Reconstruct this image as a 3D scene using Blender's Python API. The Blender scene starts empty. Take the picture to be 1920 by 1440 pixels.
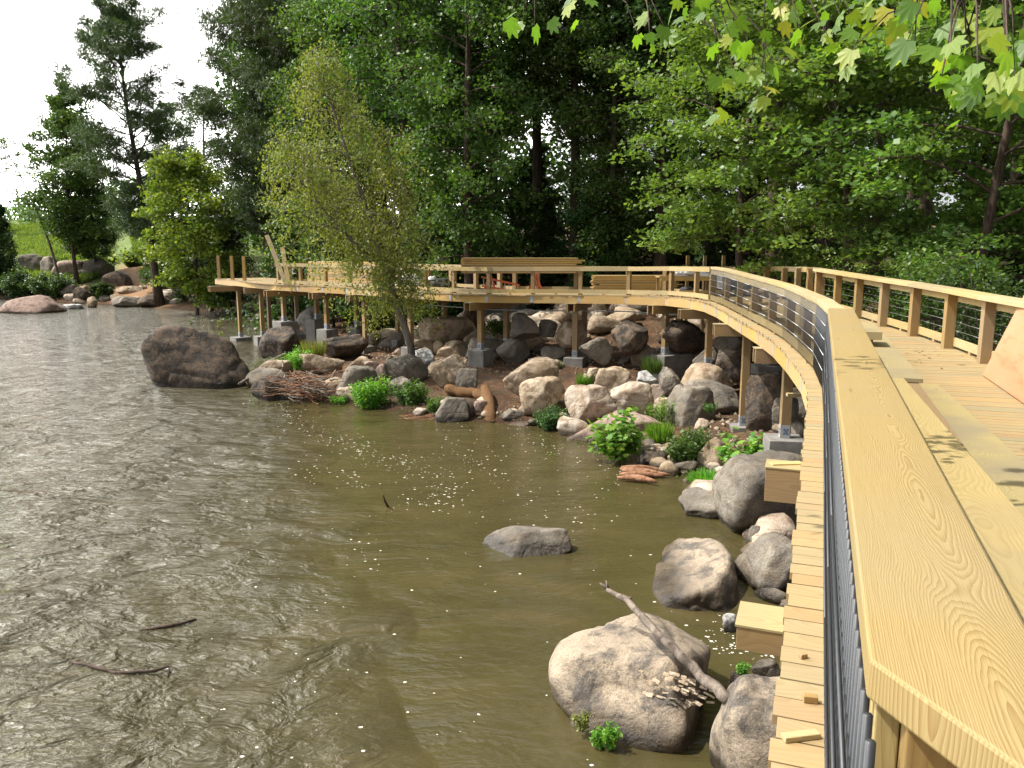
import bpy, bmesh, math, random
import numpy as np
from mathutils import Vector, noise as mnoise
C = bpy.context.scene.collection
SC = bpy.context.scene
R = random.Random(7)
NR = np.random.default_rng(11)
PI = math.pi

# ------------------------------------------------------------------ camera
F = 1507.0; PITCH = math.atan(253/1507); CP, SP = math.cos(PITCH), math.sin(PITCH)
CAMZ = 5.0
cam = bpy.data.cameras.new('camera'); camo = bpy.data.objects.new('camera', cam); C.objects.link(camo)
camo.location = (0, 0, CAMZ); camo.rotation_euler = (PI/2 - PITCH, 0, 0)
cam.sensor_width = 36; cam.lens = 36*F/1920; cam.clip_start = .05; cam.clip_end = 2000
SC.camera = camo

def ray(px, py):
    X = px-960; u = 720-py
    return (X, F*CP+u*SP, -F*SP+u*CP)
def at(px, py, z):
    d = ray(px, py); t = (z-CAMZ)/d[2]
    return Vector((d[0]*t, d[1]*t, z))
def atY(px, py, Y):
    d = ray(px, py); t = Y/d[1]
    return Vector((d[0]*t, Y, CAMZ+d[2]*t))

# ------------------------------------------------------------------ object helpers
def tag(o, label=None, cat=None, group=None, kind=None):
    if label: o['label'] = label
    if cat: o['category'] = cat
    if group: o['group'] = group
    if kind: o['kind'] = kind
    return o
def empty(name, loc, label, cat, group=None, rz=0):
    o = bpy.data.objects.new(name, None); C.objects.link(o)
    o.location = loc; o.rotation_euler = (0, 0, rz); o.empty_display_size = .2
    return tag(o, label, cat, group)
def link(name, me, parent=None, world=True):
    o = bpy.data.objects.new(name, me); C.objects.link(o)
    if parent is not None:
        o.parent = parent
        if world:
            par = parent; off = Vector((0, 0, 0))
            while par is not None: off += par.location; par = par.parent
            me.transform(__import__('mathutils').Matrix.Translation(-off))
    return o
def copy_tree(o, parent=None):
    c = o.copy(); C.objects.link(c)
    if parent is not None: c.parent = parent
    for ch in list(o.children): copy_tree(ch, c)
    return c

class MB:
    """collects boxes / tubes / polygons into one mesh with UVs in metres (u along the board)"""
    def __init__(s): s.v = []; s.f = []; s.uv = []
    def hexa(s, c, L=None):
        """c: 8 corners; 0-3 bottom loop, 4-7 top loop; edge 0-1 is the length"""
        b = len(s.v); s.v += [tuple(p) for p in c]
        L = L or (Vector(c[1])-Vector(c[0])).length
        W = (Vector(c[3])-Vector(c[0])).length; T = (Vector(c[4])-Vector(c[0])).length
        a = R.random()*60; d = 0
        q = lambda l: s.uv.extend([(x+a, y+d) for x, y in l])
        for idx, uv in (((3, 2, 1, 0), ((0, W), (L, W), (L, 0), (0, 0))), ((4, 5, 6, 7), ((0, 3), (L, 3), (L, 3+W), (0, 3+W))),
                        ((0, 1, 5, 4), ((0, 5), (L, 5), (L, 5+T), (0, 5+T))), ((2, 3, 7, 6), ((L, 7), (0, 7), (0, 7+T), (L, 7+T))),
                        ((1, 2, 6, 5), ((0, 9), (.1*W, 9+W), (.1*W+T, 9+W), (T, 9))), ((3, 0, 4, 7), ((0, 11), (.1*W, 11+W), (.1*W+T, 11+W), (T, 11)))):
            s.f.append(tuple(b+i for i in idx)); q(uv)
        return s
    def box(s, p0, p1, w, t, up=(0, 0, 1), off=(0, 0, 0)):
        """board from p0 to p1 (centre line), width w horizontal-ish, thickness t along up"""
        p0 = Vector(p0); p1 = Vector(p1); up = Vector(up); d = (p1-p0).normalized()
        sd = d.cross(up).normalized(); n = sd.cross(d).normalized()
        a = sd*(w/2); b = n*(t/2); o = Vector(off)
        return s.hexa([p0+a-b+o, p1+a-b+o, p1-a-b+o, p0-a-b+o, p0+a+b+o, p1+a+b+o, p1-a+b+o, p0-a+b+o])
    def post(s, x, y, z0, z1, w, ang=0, w2=None):
        return s.box((x, y, z0), (x, y, z1), w, w2 or w, up=(math.cos(ang), math.sin(ang), 0))
    def tube(s, pts, rad, n=6, cap=True):
        pts = [Vector(p) for p in pts]; b = len(s.v); m = len(pts)
        if not hasattr(rad, '__len__'): rad = [rad]*m
        ref = Vector((0, 0, 1)); a = R.random()*60; ln = 0
        for i, p in enumerate(pts):
            t = (pts[min(i+1, m-1)]-pts[max(i-1, 0)]).normalized()
            rf = ref if abs(t.dot(ref)) < .93 else Vector((1, 0, 0))
            x = t.cross(rf).normalized(); y = t.cross(x)
            for k in range(n):
                w = 2*PI*k/n; s.v.append(tuple(p+(x*math.cos(w)+y*math.sin(w))*rad[i]))
        for i in range(m-1):
            l = (pts[i+1]-pts[i]).length
            for k in range(n):
                k2 = (k+1) % n
                s.f.append((b+i*n+k, b+(i+1)*n+k, b+(i+1)*n+k2, b+i*n+k2))
                g = 2*PI*rad[i]/n
                s.uv += [(a+ln, k*g), (a+ln+l, k*g), (a+ln+l, k*g+g), (a+ln, k*g+g)]
            ln += l
        if cap:
            s.f.append(tuple(b+k for k in range(n))); s.uv += [(a, 0)]*n
            s.f.append(tuple(b+(m-1)*n+k for k in reversed(range(n)))); s.uv += [(a, 0)]*n
        return s
    def mesh(s, name, mat, smooth=False):
        me = bpy.data.meshes.new(name); me.from_pydata(s.v, [], s.f)
        uv = me.uv_layers.new(name='UVMap'); uv.data.foreach_set('uv', [x for p in s.uv for x in p])
        me.materials.append(mat)
        if smooth: me.polygons.foreach_set('use_smooth', [True]*len(me.polygons))
        me.update(); return me
    def build(s, name, mat, parent=None, smooth=False, bevel=0):
        o = link(name, s.mesh(name, mat, smooth), parent)
        if bevel:
            m = o.modifiers.new('bevel', 'BEVEL'); m.width = bevel; m.segments = 2; m.limit_method = 'ANGLE'
        return o

# ------------------------------------------------------------------ materials
def newmat(name):
    m = bpy.data.materials.new(name); m.use_nodes = True; nt = m.node_tree; nt.nodes.clear()
    out = nt.nodes.new('ShaderNodeOutputMaterial'); return m, nt, out
class G:
    """tiny node-graph builder"""
    def __init__(s, nt): s.nt = nt
    def n(s, t, **k):
        o = s.nt.nodes.new(t)
        for a, b in k.items(): setattr(o, a, b)
        return o
    def put(s, sock, v):
        if hasattr(v, 'is_output') or isinstance(v, bpy.types.NodeSocket): s.nt.links.new(v, sock)
        elif v is not None: sock.default_value = v
    def math(s, op, a, b=None, c=None, clamp=False):
        o = s.n('ShaderNodeMath', operation=op); o.use_clamp = clamp
        for i, v in enumerate((a, b, c)):
            if v is not None: s.put(o.inputs[i], v)
        return o.outputs[0]
    def map(s, v, scale=(1, 1, 1), loc=(0, 0, 0), rot=(0, 0, 0)):
        o = s.n('ShaderNodeMapping'); s.put(o.inputs[0], v); o.inputs['Scale'].default_value = scale
        o.inputs['Location'].default_value = loc; o.inputs['Rotation'].default_value = rot; return o.outputs[0]
    def noise(s, v, sc=1, det=3, rough=.5, dist=0, col=False):
        o = s.n('ShaderNodeTexNoise'); s.put(o.inputs['Vector'], v); s.put(o.inputs['Scale'], float(sc) if not hasattr(sc, 'is_output') else sc)
        o.inputs['Detail'].default_value = det; o.inputs['Roughness'].default_value = rough; o.inputs['Distortion'].default_value = dist
        return o.outputs['Color' if col else 'Fac']
    def ramp(s, v, stops, interp='LINEAR'):
        o = s.n('ShaderNodeValToRGB'); s.put(o.inputs[0], v); e = o.color_ramp.elements; o.color_ramp.interpolation = interp
        while len(e) < len(stops): e.new(.5)
        for i, (p, c) in enumerate(stops):
            e[i].position = p; c = c if hasattr(c, '__len__') else (c, c, c); e[i].color = (*c[:3], 1)
        return o.outputs[0]
    def mix(s, f, a, b, mode='MIX'):
        o = s.n('ShaderNodeMix', data_type='RGBA', blend_type=mode); s.put(o.inputs[0], f)
        for i, v in ((6, a), (7, b)):
            if isinstance(v, tuple): v = (*v[:3], 1)
            s.put(o.inputs[i], v)
        return o.outputs[2]
    def bump(s, h, strength=.5, dist=.01, nrm=None):
        o = s.n('ShaderNodeBump'); s.put(o.inputs['Height'], h); o.inputs['Strength'].default_value = strength
        o.inputs['Distance'].default_value = dist
        if nrm is not None: s.put(o.inputs['Normal'], nrm)
        return o.outputs[0]
    def bsdf(s, col, rough=.7, nrm=None, spec=.5, metal=0):
        o = s.n('ShaderNodeBsdfPrincipled'); s.put(o.inputs['Base Color'], (*col, 1) if isinstance(col, tuple) else col)
        s.put(o.inputs['Roughness'], rough); o.inputs['Specular IOR Level'].default_value = spec; o.inputs['Metallic'].default_value = metal
        if nrm is not None: s.put(o.inputs['Normal'], nrm)
        return o
    def pos(s): return s.n('ShaderNodeNewGeometry').outputs['Position']
    def isl(s): return s.n('ShaderNodeNewGeometry').outputs['Random Per Island']
    def uv(s): return s.n('ShaderNodeUVMap').outputs[0]
    def obj(s): return s.n('ShaderNodeTexCoord').outputs['Object']
    def orand(s): return s.n('ShaderNodeObjectInfo').outputs['Random']
    def xyz(s, v): o = s.n('ShaderNodeSeparateXYZ'); s.put(o.inputs[0], v); return o.outputs

def wood(name, tones, grain=1.0, rings=20, rough=.62, stain=0.0):
    m, nt, out = newmat(name); g = G(nt); uv = g.uv()
    U, V, _ = g.xyz(uv)
    c0 = g.noise(g.map(uv, (.03, 0, 0)), 1, 0, 0); h0 = g.noise(g.map(uv, (.9, 0, 0), (7, 0, 0)), 1, 2, .5)
    wob = g.math('MULTIPLY', g.math('SUBTRACT', g.noise(g.map(uv, (2.2, 9, 1)), 1, 3, .5), .5), .045)
    vv = g.math('ADD', g.math('SUBTRACT', g.math('FRACT', V), g.math('ADD', g.math('MULTIPLY', c0, .22), .02)), wob)
    hh = g.math('ADD', g.math('MULTIPLY', g.math('SUBTRACT', h0, .30), .42), g.math('MULTIPLY', wob, .6))
    rad = g.math('SQRT', g.math('ADD', g.math('MULTIPLY', vv, vv), g.math('MULTIPLY', hh, hh)))
    fr = g.math('FRACT', g.math('MULTIPLY', rad, float(rings)*4.2))
    ring = g.ramp(fr, [(0, 0.0), (.35, .08), (.8, .75), (.94, 1), (1, 0.0)])
    fib = g.noise(g.map(uv, (4, 160, 1)), 1, 2, .6)
    tone = g.mix(1., g.ramp(g.isl(), tones), (.79, .76, .70), 'MULTIPLY')
    broad = g.noise(g.map(uv, (.7, 2.5, 1), (3, 7, 0)), 1, 3, .5)
    tone = g.mix(g.math('MULTIPLY', broad, .25), tone, (.48, .37, .18))
    dark = g.mix(1.0, tone, (.62, .50, .36), 'MULTIPLY')
    c = g.mix(g.math('MULTIPLY', ring, .62*grain), tone, dark)
    c = g.mix(g.math('MULTIPLY', g.math('SUBTRACT', fib, .42, clamp=True), 1.1), c, g.mix(1., c, (.70, .62, .52), 'MULTIPLY'))
    vo = g.n('ShaderNodeTexVoronoi'); g.put(vo.inputs['Vector'], g.map(uv, (1.1, 5.5, 1))); vo.inputs['Scale'].default_value = 1
    kn = g.ramp(vo.outputs['Distance'], [(.03, 1.0), (.055, .5), (.09, 0.0)])
    c = g.mix(g.math('MULTIPLY', kn, .7), c, (.16, .085, .035))
    hv = g.n('ShaderNodeHueSaturation'); g.put(hv.inputs['Color'], c); rn = g.orand()
    g.put(hv.inputs['Value'], g.math('ADD', g.math('MULTIPLY', rn, .26), .84)); g.put(hv.inputs['Hue'], g.math('ADD', g.math('MULTIPLY', g.math('FRACT', g.math('MULTIPLY', rn, 7.3)), .008), .497)); g.put(hv.inputs['Saturation'], g.math('ADD', g.math('MULTIPLY', g.math('FRACT', g.math('MULTIPLY', rn, 3.7)), .22), .84)); c = hv.outputs[0]
    if stain:
        st = g.ramp(g.noise(g.pos(), .9, 4, .6), [(.48, 0.0), (.66, stain)])
        c = g.mix(st, c, (.24, .20, .13))
    h = g.math('ADD', g.math('MULTIPLY', ring, -.25*grain), g.math('MULTIPLY', fib, .5))
    b = g.bsdf(c, rough, g.bump(h, .35, .004), .35)
    nt.links.new(b.outputs[0], out.inputs[0]); return m

T_NEW = [(0, (.58, .40, .16)), (.3, (.53, .43, .22)), (.55, (.62, .42, .15)), (.75, (.57, .35, .13)), (1, (.50, .44, .25))]
T_DECK = [(0, (.56, .38, .15)), (.25, (.50, .41, .20)), (.45, (.60, .39, .14)), (.62, (.43, .39, .22)), (.8, (.56, .42, .18)), (1, (.52, .32, .12))]
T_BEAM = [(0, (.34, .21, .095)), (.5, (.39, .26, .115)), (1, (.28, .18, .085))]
M = {}
M['rail'] = wood('rail_pine', T_NEW, .6, 14, stain=.3)
M['cap'] = wood('cap_pine', [(0, (.42, .325, .165)), (1, (.41, .315, .15))], 1.2, 32, stain=.25)
M['capedge'] = M['cap']
M['deck'] = wood('deck_pine', [(a, tuple(x*.86 for x in b)) for a, b in T_DECK], .5, 12, stain=.35)
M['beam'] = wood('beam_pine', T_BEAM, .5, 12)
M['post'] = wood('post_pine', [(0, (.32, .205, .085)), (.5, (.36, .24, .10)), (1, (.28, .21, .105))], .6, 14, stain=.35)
M['grey_pine'] = wood('weathered_pine', [(0, (.42, .37, .21)), (1, (.38, .33, .17))], .6, 18, stain=.8)

def simple(name, col, rough=.6, metal=0, bumpsc=0, bumpd=.004, var=.15):
    m, nt, out = newmat(name); g = G(nt)
    n = g.noise(g.obj(), bumpsc or 8, 4, .6)
    c = g.mix(g.ramp(n, [(.3, 0.0), (.7, 1.0)]), tuple(x*(1-var) for x in col), tuple(min(1, x*(1+var)) for x in col))
    b = g.bsdf(c, rough, g.bump(n, .5, bumpd), .5, metal)
    nt.links.new(b.outputs[0], out.inputs[0]); return m
M['black'] = simple('black_powder_coat', (.028, .031, .036), .45, 0, 30, .0005)
M['cable'] = simple('steel_cable', (.42, .43, .44), .35, .8, 40, .0005)
M['galv'] = simple('galvanised_steel', (.36, .39, .42), .5, .3, 60, .0005)
M['decal'] = simple('bracket_decal', (.05, .09, .16), .5)
M['orange'] = simple('orange_red_paint', (.45, .09, .035), .5)
M['white_sheet'] = simple('white_plastic_sheet', (.72, .74, .76), .35, 0, 5, .02, .1)
M['plastic_blue'] = simple('sign_blue', (.12, .35, .75), .5)
M['dark_cloth'] = simple('dark_cloth', (.03, .03, .035), .8)

def ply_mat():
    m, nt, out = newmat('plywood_face'); g = G(nt); uv = g.uv()
    n1 = g.noise(g.map(uv, (1.2, 9, 1)), 1, 3, .55, .8)
    n2 = g.noise(g.pos(), 2.2, 4, .6)
    c = g.ramp(n1, [(.3, (.34, .16, .075)), (.5, (.43, .215, .11)), (.7, (.38, .22, .12))])
    c = g.mix(g.ramp(n2, [(.5, 0.0), (.75, .3)]), c, (.40, .30, .20))
    nt.links.new(g.bsdf(c, .65, g.bump(n1, .2, .003), .3).outputs[0], out.inputs[0]); return m
M['ply'] = ply_mat()

def concrete():
    m, nt, out = newmat('concrete'); g = G(nt); p = g.pos()
    n = g.noise(p, 3, 6, .65); n2 = g.noise(p, 40, 3, .6)
    z = g.xyz(p)[2]
    c = g.ramp(n, [(.3, (.12, .112, .10)), (.6, (.23, .22, .20)), (.8, (.30, .285, .26))])
    wv = g.noise(g.map(p, (2, 2, 18)), 1, 2, .5)
    c = g.mix(g.math('MULTIPLY', wv, .35), c, (.17, .165, .155))
    nt.links.new(g.bsdf(c, .9, g.bump(n2, .5, .005), .3).outputs[0], out.inputs[0]); return m
M['concrete'] = concrete()

def rockmat(name, c1, c2, c3, wet=.21, moss=.15, scale=1.0):
    m, nt, out = newmat(name); g = G(nt); p = g.pos(); r = g.orand()
    big = g.noise(p, .9*scale, 4, .6, .4); med = g.noise(p, 3.2*scale, 6, .68, .3); fine = g.noise(p, 26, 5, .75)
    c = g.mix(g.ramp(big, [(.38, 0.0), (.58, 1.0)]), c1, c2)
    c = g.mix(g.ramp(med, [(.46, 0.0), (.60, .95)]), c, c3)
    hv = g.n('ShaderNodeHueSaturation'); g.put(hv.inputs['Color'], c); g.put(hv.inputs['Value'], g.math('ADD', g.math('MULTIPLY', r, .35), .82)); c = hv.outputs[0]
    spk = g.noise(p, 55, 3, .8)
    c = g.mix(g.ramp(spk, [(.35, .55), (.5, 0.0)]), c, tuple(x*.35 for x in c1))
    c = g.mix(g.ramp(spk, [(.58, 0.0), (.70, .5)]), c, (.50, .46, .40))
    mo = g.noise(p, 5, 5, .7)
    up = g.xyz(g.n('ShaderNodeNewGeometry').outputs['Normal'])[2]
    mk = g.math('MULTIPLY', g.ramp(mo, [(.56, 0.0), (.68, 1.0)]), moss)
    c = g.mix(mk, c, (.10, .115, .035))
    z = g.xyz(p)[2]
    zz = g.math('ADD', z, g.math('MULTIPLY', g.math('SUBTRACT', med, .5), .25))
    w = g.ramp(zz, [(wet*.55, 1.0), (wet, 0.0)])
    c = g.mix(g.math('MULTIPLY', w, .92), c, g.mix(1., c, (.22, .20, .17), 'MULTIPLY'))
    ro = g.mix(w, (.88, .88, .88), (.28, .28, .28))
    hs = g.math('ADD', g.math('MULTIPLY', med, 1.0), g.math('MULTIPLY', fine, .28))
    cr = g.n('ShaderNodeTexVoronoi', feature='DISTANCE_TO_EDGE'); g.put(cr.inputs['Vector'], g.mix(.12, p, g.noise(p, 2.5, 4, .6, col=True))); cr.inputs['Scale'].default_value = 1.15*scale
    crk = g.ramp(cr.outputs['Distance'], [(0, 0.0), (.03, 1.0)])
    hs = g.math('ADD', hs, g.math('MULTIPLY', crk, .12))
    b = g.bsdf(c, ro, g.bump(hs, .85, .085), .3)
    nt.links.new(b.outputs[0], out.inputs[0]); return m
M['r_grey'] = rockmat('rock_grey', (.10, .09, .078), (.26, .23, .185), (.155, .125, .09))
M['r_tan'] = rockmat('rock_tan', (.31, .235, .155), (.47, .38, .28), (.20, .14, .085))
M['r_pale'] = rockmat('rock_pale', (.42, .33, .25), (.56, .49, .40), (.24, .17, .11), moss=.05)
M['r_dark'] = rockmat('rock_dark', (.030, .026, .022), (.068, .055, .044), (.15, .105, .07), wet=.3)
M['r_pink'] = rockmat('rock_pinkish', (.27, .185, .15), (.35, .265, .22), (.19, .13, .10), moss=.05)
M['r_white'] = rockmat('rock_whitish', (.42, .42, .40), (.58, .57, .54), (.20, .20, .19), moss=.03)
M['r_big'] = rockmat('rock_river_boulder', (.23, .185, .135), (.36, .29, .21), (.085, .075, .066), wet=.30, moss=.06, scale=.8)

def leafmat(name, cols, trans=.35, gloss=.45):
    m, nt, out = newmat(name); g = G(nt)
    c = g.ramp(g.isl(), cols)
    v = g.noise(g.pos(), .55, 3, .5)
    c = g.mix(g.ramp(v, [(.35, 0.0), (.65, .5)]), c, g.mix(1., c, (1.35, 1.15, .75), 'MULTIPLY'))
    hsv = g.n('ShaderNodeHueSaturation'); g.put(hsv.inputs['Color'], c)
    g.put(hsv.inputs['Value'], g.math('ADD', g.math('MULTIPLY', g.orand(), .3), .85))
    g.put(hsv.inputs['Hue'], g.math('ADD', g.math('MULTIPLY', g.orand(), .03), .485)); c = hsv.outputs[0]
    b = g.bsdf(c, gloss, None, .45); t = g.n('ShaderNodeBsdfTranslucent')
    g.put(t.inputs['Color'], g.mix(1., c, (1.5, 1.55, .55), 'MULTIPLY'))
    mx = g.n('ShaderNodeMixShader'); mx.inputs[0].default_value = trans
    nt.links.new(b.outputs[0], mx.inputs[1]); nt.links.new(t.outputs[0], mx.inputs[2]); nt.links.new(mx.outputs[0], out.inputs[0]); return m
M['leaf'] = leafmat('leaf_green', [(0, (.042, .095, .022)), (.5, (.068, .135, .03)), (1, (.11, .18, .045))])
M['leaf_maple'] = leafmat('leaf_maple', [(0, (.08, .17, .04)), (.6, (.12, .22, .055)), (1, (.19, .29, .075))], .4)
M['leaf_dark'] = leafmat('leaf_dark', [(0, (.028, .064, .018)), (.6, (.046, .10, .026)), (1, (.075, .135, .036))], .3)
M['needle'] = leafmat('pine_needles', [(0, (.03, .058, .022)), (.6, (.045, .085, .03)), (1, (.07, .115, .035))], .25)
M['leaf_olive'] = leafmat('leaf_olive', [(0, (.10, .14, .03)), (.6, (.18, .225, .05)), (1, (.27, .31, .10))], .35, .6)
M['leaf_yellow'] = leafmat('leaf_yellow_green', [(0, (.08, .15, .025)), (.5, (.14, .225, .035)), (1, (.25, .31, .06))], .4)
M['leaf_bright'] = leafmat('leaf_bright', [(0, (.07, .20, .025)), (.6, (.12, .30, .04)), (1, (.22, .38, .05))], .4)
M['leaf_syc'] = leafmat('leaf_sycamore', [(0, (.07, .17, .025)), (.6, (.12, .25, .03)), (.93, (.26, .36, .04)), (1, (.40, .42, .06))], .5)
M['grass'] = leafmat('grass_blades', [(0, (.09, .16, .035)), (.6, (.15, .23, .05)), (1, (.24, .28, .09))], .35)
M['litter'] = leafmat('dead_leaves', [(0, (.10, .045, .02)), (1, (.22, .10, .04))], .1)

def bark(name, c1, c2, sc=6):
    m, nt, out = newmat(name); g = G(nt); p = g.pos()
    n = g.noise(g.map(p, (1, 1, .22)), sc, 5, .7, .5)
    c = g.ramp(n, [(.35, c1), (.62, c2)])
    nt.links.new(g.bsdf(c, .9, g.bump(n, .9, .04), .2).outputs[0], out.inputs[0]); return m
M['bark'] = bark('bark_brown', (.035, .025, .019), (.11, .08, .062))
M['bark_grey'] = bark('bark_grey', (.07, .058, .046), (.20, .17, .14), 5)
M['drift'] = bark('driftwood', (.075, .058, .048), (.26, .215, .175), 9)
M['driftr'] = bark('driftwood_red', (.13, .055, .03), (.36, .20, .12), 9)

def coir():
    m, nt, out = newmat('coir_roll'); g = G(nt); p = g.pos()
    n = g.noise(p, 18, 5, .75); w = g.noise(p, 3, 3, .5)
    c = g.mix(w, g.ramp(n, [(.3, (.07, .04, .02)), (.55, (.26, .15, .075)), (.72, (.40, .26, .15))]), (.20, .11, .055))
    nt.links.new(g.bsdf(c, .95, g.bump(n, 1., .09), .1).outputs[0], out.inputs[0]); return m
M['coir'] = coir()

def groundmat():
    m, nt, out = newmat('ground_soil'); g = G(nt); p = g.pos(); X, Y, Z = g.xyz(p)
    n = g.noise(p, .7, 5, .6); n2 = g.noise(p, 9, 5, .75); n3 = g.noise(p, 2.3, 4, .6)
    c = g.ramp(n, [(.35, (.07, .042, .025)), (.5, (.13, .07, .038)), (.62, (.19, .11, .06)), (.75, (.10, .07, .045))])
    c = g.mix(g.ramp(n2, [(.42, .7), (.52, 0.0)]), c, (.06, .042, .028))
    c = g.mix(g.ramp(n2, [(.58, 0.0), (.68, .6)]), c, (.36, .25, .16))
    c = g.mix(g.ramp(n3, [(.52, 0.0), (.62, .55)]), c, (.09, .075, .05))
    gr = g.math('MULTIPLY', g.math('MULTIPLY', g.ramp(g.math('DIVIDE', Y, 200.), [(.40, 0.0), (.44, 1.0)]), g.ramp(g.math('ADD', g.math('DIVIDE', X, 100.), .5), [(.20, 1.0), (.28, 0.0)])), g.ramp(g.math('ADD', n3, .2), [(.45, .6), (.6, 1.0)]))
    c = g.mix(gr, c, g.mix(n2, (.09, .15, .035), (.20, .24, .08)))
    pth0 = g.ramp(g.math('ADD', g.math('ABSOLUTE', g.math('SUBTRACT', X, g.math('MULTIPLY', Y, -.475))), g.math('MULTIPLY', n3, 2.)), [(0, 1.0), (.999, 1.0)])
    pth = g.math('MULTIPLY', g.ramp(g.math('DIVIDE', g.math('ADD', g.math('ABSOLUTE', g.math('ADD', X, g.math('MULTIPLY', Y, .462))), g.math('MULTIPLY', n3, 3.)), 8.), [(.35, 1.0), (.55, 0.0)]), g.ramp(g.math('DIVIDE', Y, 200.), [(.30, 0.0), (.33, 1.0), (.45, 1.0), (.48, 0.0)]))
    c = g.mix(pth, c, (.30, .18, .10))
    wet = g.ramp(Z, [(.05, 1.0), (.22, 0.0)])
    c = g.mix(g.math('MULTIPLY', wet, .75), c, g.mix(1., c, (.28, .27, .25), 'MULTIPLY'))
    nt.links.new(g.bsdf(c, .95, g.bump(g.math('ADD', n2, g.math('MULTIPLY', n3, 1.5)), 1., .09), .2).outputs[0], out.inputs[0]); return m
M['ground'] = groundmat()

def watermat():
    m, nt, out = newmat('river_water'); g = G(nt); p = g.pos(); X, Y, Z = g.xyz(p)
    q = g.mix(.5, p, g.mix(1., p, g.noise(p, .35, 3, .5, col=True), 'ADD'))
    fl = g.map(p, (1.0, 2.1, 1), rot=(0, 0, -.35))
    wv = g.noise(p, .25, 3, .55, 1.2, col=True)
    flw = g.n('ShaderNodeVectorMath', operation='ADD'); g.put(flw.inputs[0], fl); g.put(flw.inputs[1], g.mix(1., wv, (1.6, 1.6, 0), 'MULTIPLY'))
    a = g.noise(flw.outputs[0], 1.25, 3, .58, .5); b = g.noise(flw.outputs[0], 4.4, 4, .64, .4); c3 = g.noise(fl, 13, 3, .6, .3)
    # open river at left is rough, the sheltered cove by the bank calm
    edge = g.math('ADD', X, g.math('MULTIPLY', g.math('SUBTRACT', g.noise(p, .22, 3, .5), .5), 6.))
    edge = g.math('ADD', edge, g.math('MULTIPLY', Y, .33))
    rough = g.ramp(g.math('ADD', g.math('DIVIDE', edge, 20.), .5), [(.32, 1.0), (.58, .09)])
    h = g.math('ADD', g.math('MULTIPLY', a, 1.), g.math('ADD', g.math('MULTIPLY', b, .36), g.math('MULTIPLY', c3, .06)))
    a2 = g.noise(flw.outputs[0], .33, 2, .5, 1.0)
    h = g.math('MULTIPLY', g.math('ADD', h, g.math('MULTIPLY', a2, 1.7)), g.math('MULTIPLY', rough, .95))
    silt = g.noise(flw.outputs[0], .6, 4, .6)
    col = g.ramp(silt, [(.3, (.042, .036, .012)), (.55, (.056, .046, .016)), (.75, (.074, .057, .022))])
    # foam where the current breaks; its pale specks also paint in sun sparkle
    fo = g.math('MULTIPLY', g.ramp(g.math('ADD', g.math('MULTIPLY', b, .55), g.math('MULTIPLY', c3, .45)), [(.54, 0.0), (.60, 1.0)]), g.ramp(g.math('DIVIDE', Y, 100.), [(.08, .35), (.45, .85)]))
    fo = g.math('MULTIPLY', fo, g.ramp(rough, [(.7, 0.0), (1, 1.0)]))
    col = g.mix(g.math('MULTIPLY', rough, .6), col, (.125, .115, .08))
    col = g.mix(fo, col, (.62, .60, .54))
    b_ = g.bsdf(col, .045, g.bump(h, 1., .42), .5); b_.inputs['IOR'].default_value = 1.333
    nt.links.new(b_.outputs[0], out.inputs[0]); return m
M['water'] = watermat()
def foam_mat():
    m, nt, out = newmat('foam_flecks'); g = G(nt)
    nt.links.new(g.bsdf((.60, .58, .50), .8).outputs[0], out.inputs[0]); return m
M['foam'] = foam_mat()

# ------------------------------------------------------------------ light
SUN_EL = math.radians(57); SUN_DIR = Vector((-math.cos(SUN_EL)*math.cos(math.radians(4)), -math.cos(SUN_EL)*math.sin(math.radians(4)), math.sin(SUN_EL)))
sl = bpy.data.lights.new('sun', 'SUN'); sl.energy = 5.0; sl.angle = math.radians(.55); sl.color = (1, .945, .86)
so = bpy.data.objects.new('sun', sl); C.objects.link(so); so.rotation_euler = SUN_DIR.to_track_quat('Z', 'Y').to_euler(); so.location = (-40, 0, 60)
w = bpy.data.worlds.new('World'); SC.world = w; w.use_nodes = True; nt = w.node_tree; g = G(nt)
bg = nt.nodes['Background']; sky = g.n('ShaderNodeTexSky', sky_type='NISHITA'); sky.sun_disc = False
sky.sun_elevation = SUN_EL; sky.sun_rotation = math.atan2(SUN_DIR.x, SUN_DIR.y)
sky.dust_density = 4; sky.air_density = 1.0
tc = g.n('ShaderNodeTexCoord').outputs['Generated']
cl = g.noise(g.map(tc, (1, 1, 2.5)), 2.2, 6, .6, .4)
el = g.xyz(tc)[2]
sx = g.xyz(tc)[0]; lo = g.ramp(g.math('ADD', g.math('ADD', el, g.math('MULTIPLY', sx, .55)), .1), [(.0, .96), (.33, .93), (.50, .45), (.8, .25)]); cf = g.math('MULTIPLY', g.ramp(cl, [(.30, .75), (.6, 1.0)]), lo)
dt = g.n('ShaderNodeVectorMath', operation='DOT_PRODUCT'); g.put(dt.inputs[0], tc); dt.inputs[1].default_value = (-.60, .66, .45)
glow = g.ramp(dt.outputs['Value'], [(.62, 0.0), (.93, 1.0)])
cc = g.mix(cf, sky.outputs[0], g.mix(glow, (12.5, 12.7, 13.2), (110.0, 109.0, 106.0)))
nt.links.new(cc, bg.inputs[0]); bg.inputs[1].default_value = .07
SC.view_settings.view_transform = 'Standard'; SC.view_settings.look = 'None'; SC.view_settings.gamma = 1
SC.view_settings.exposure = .42

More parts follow.
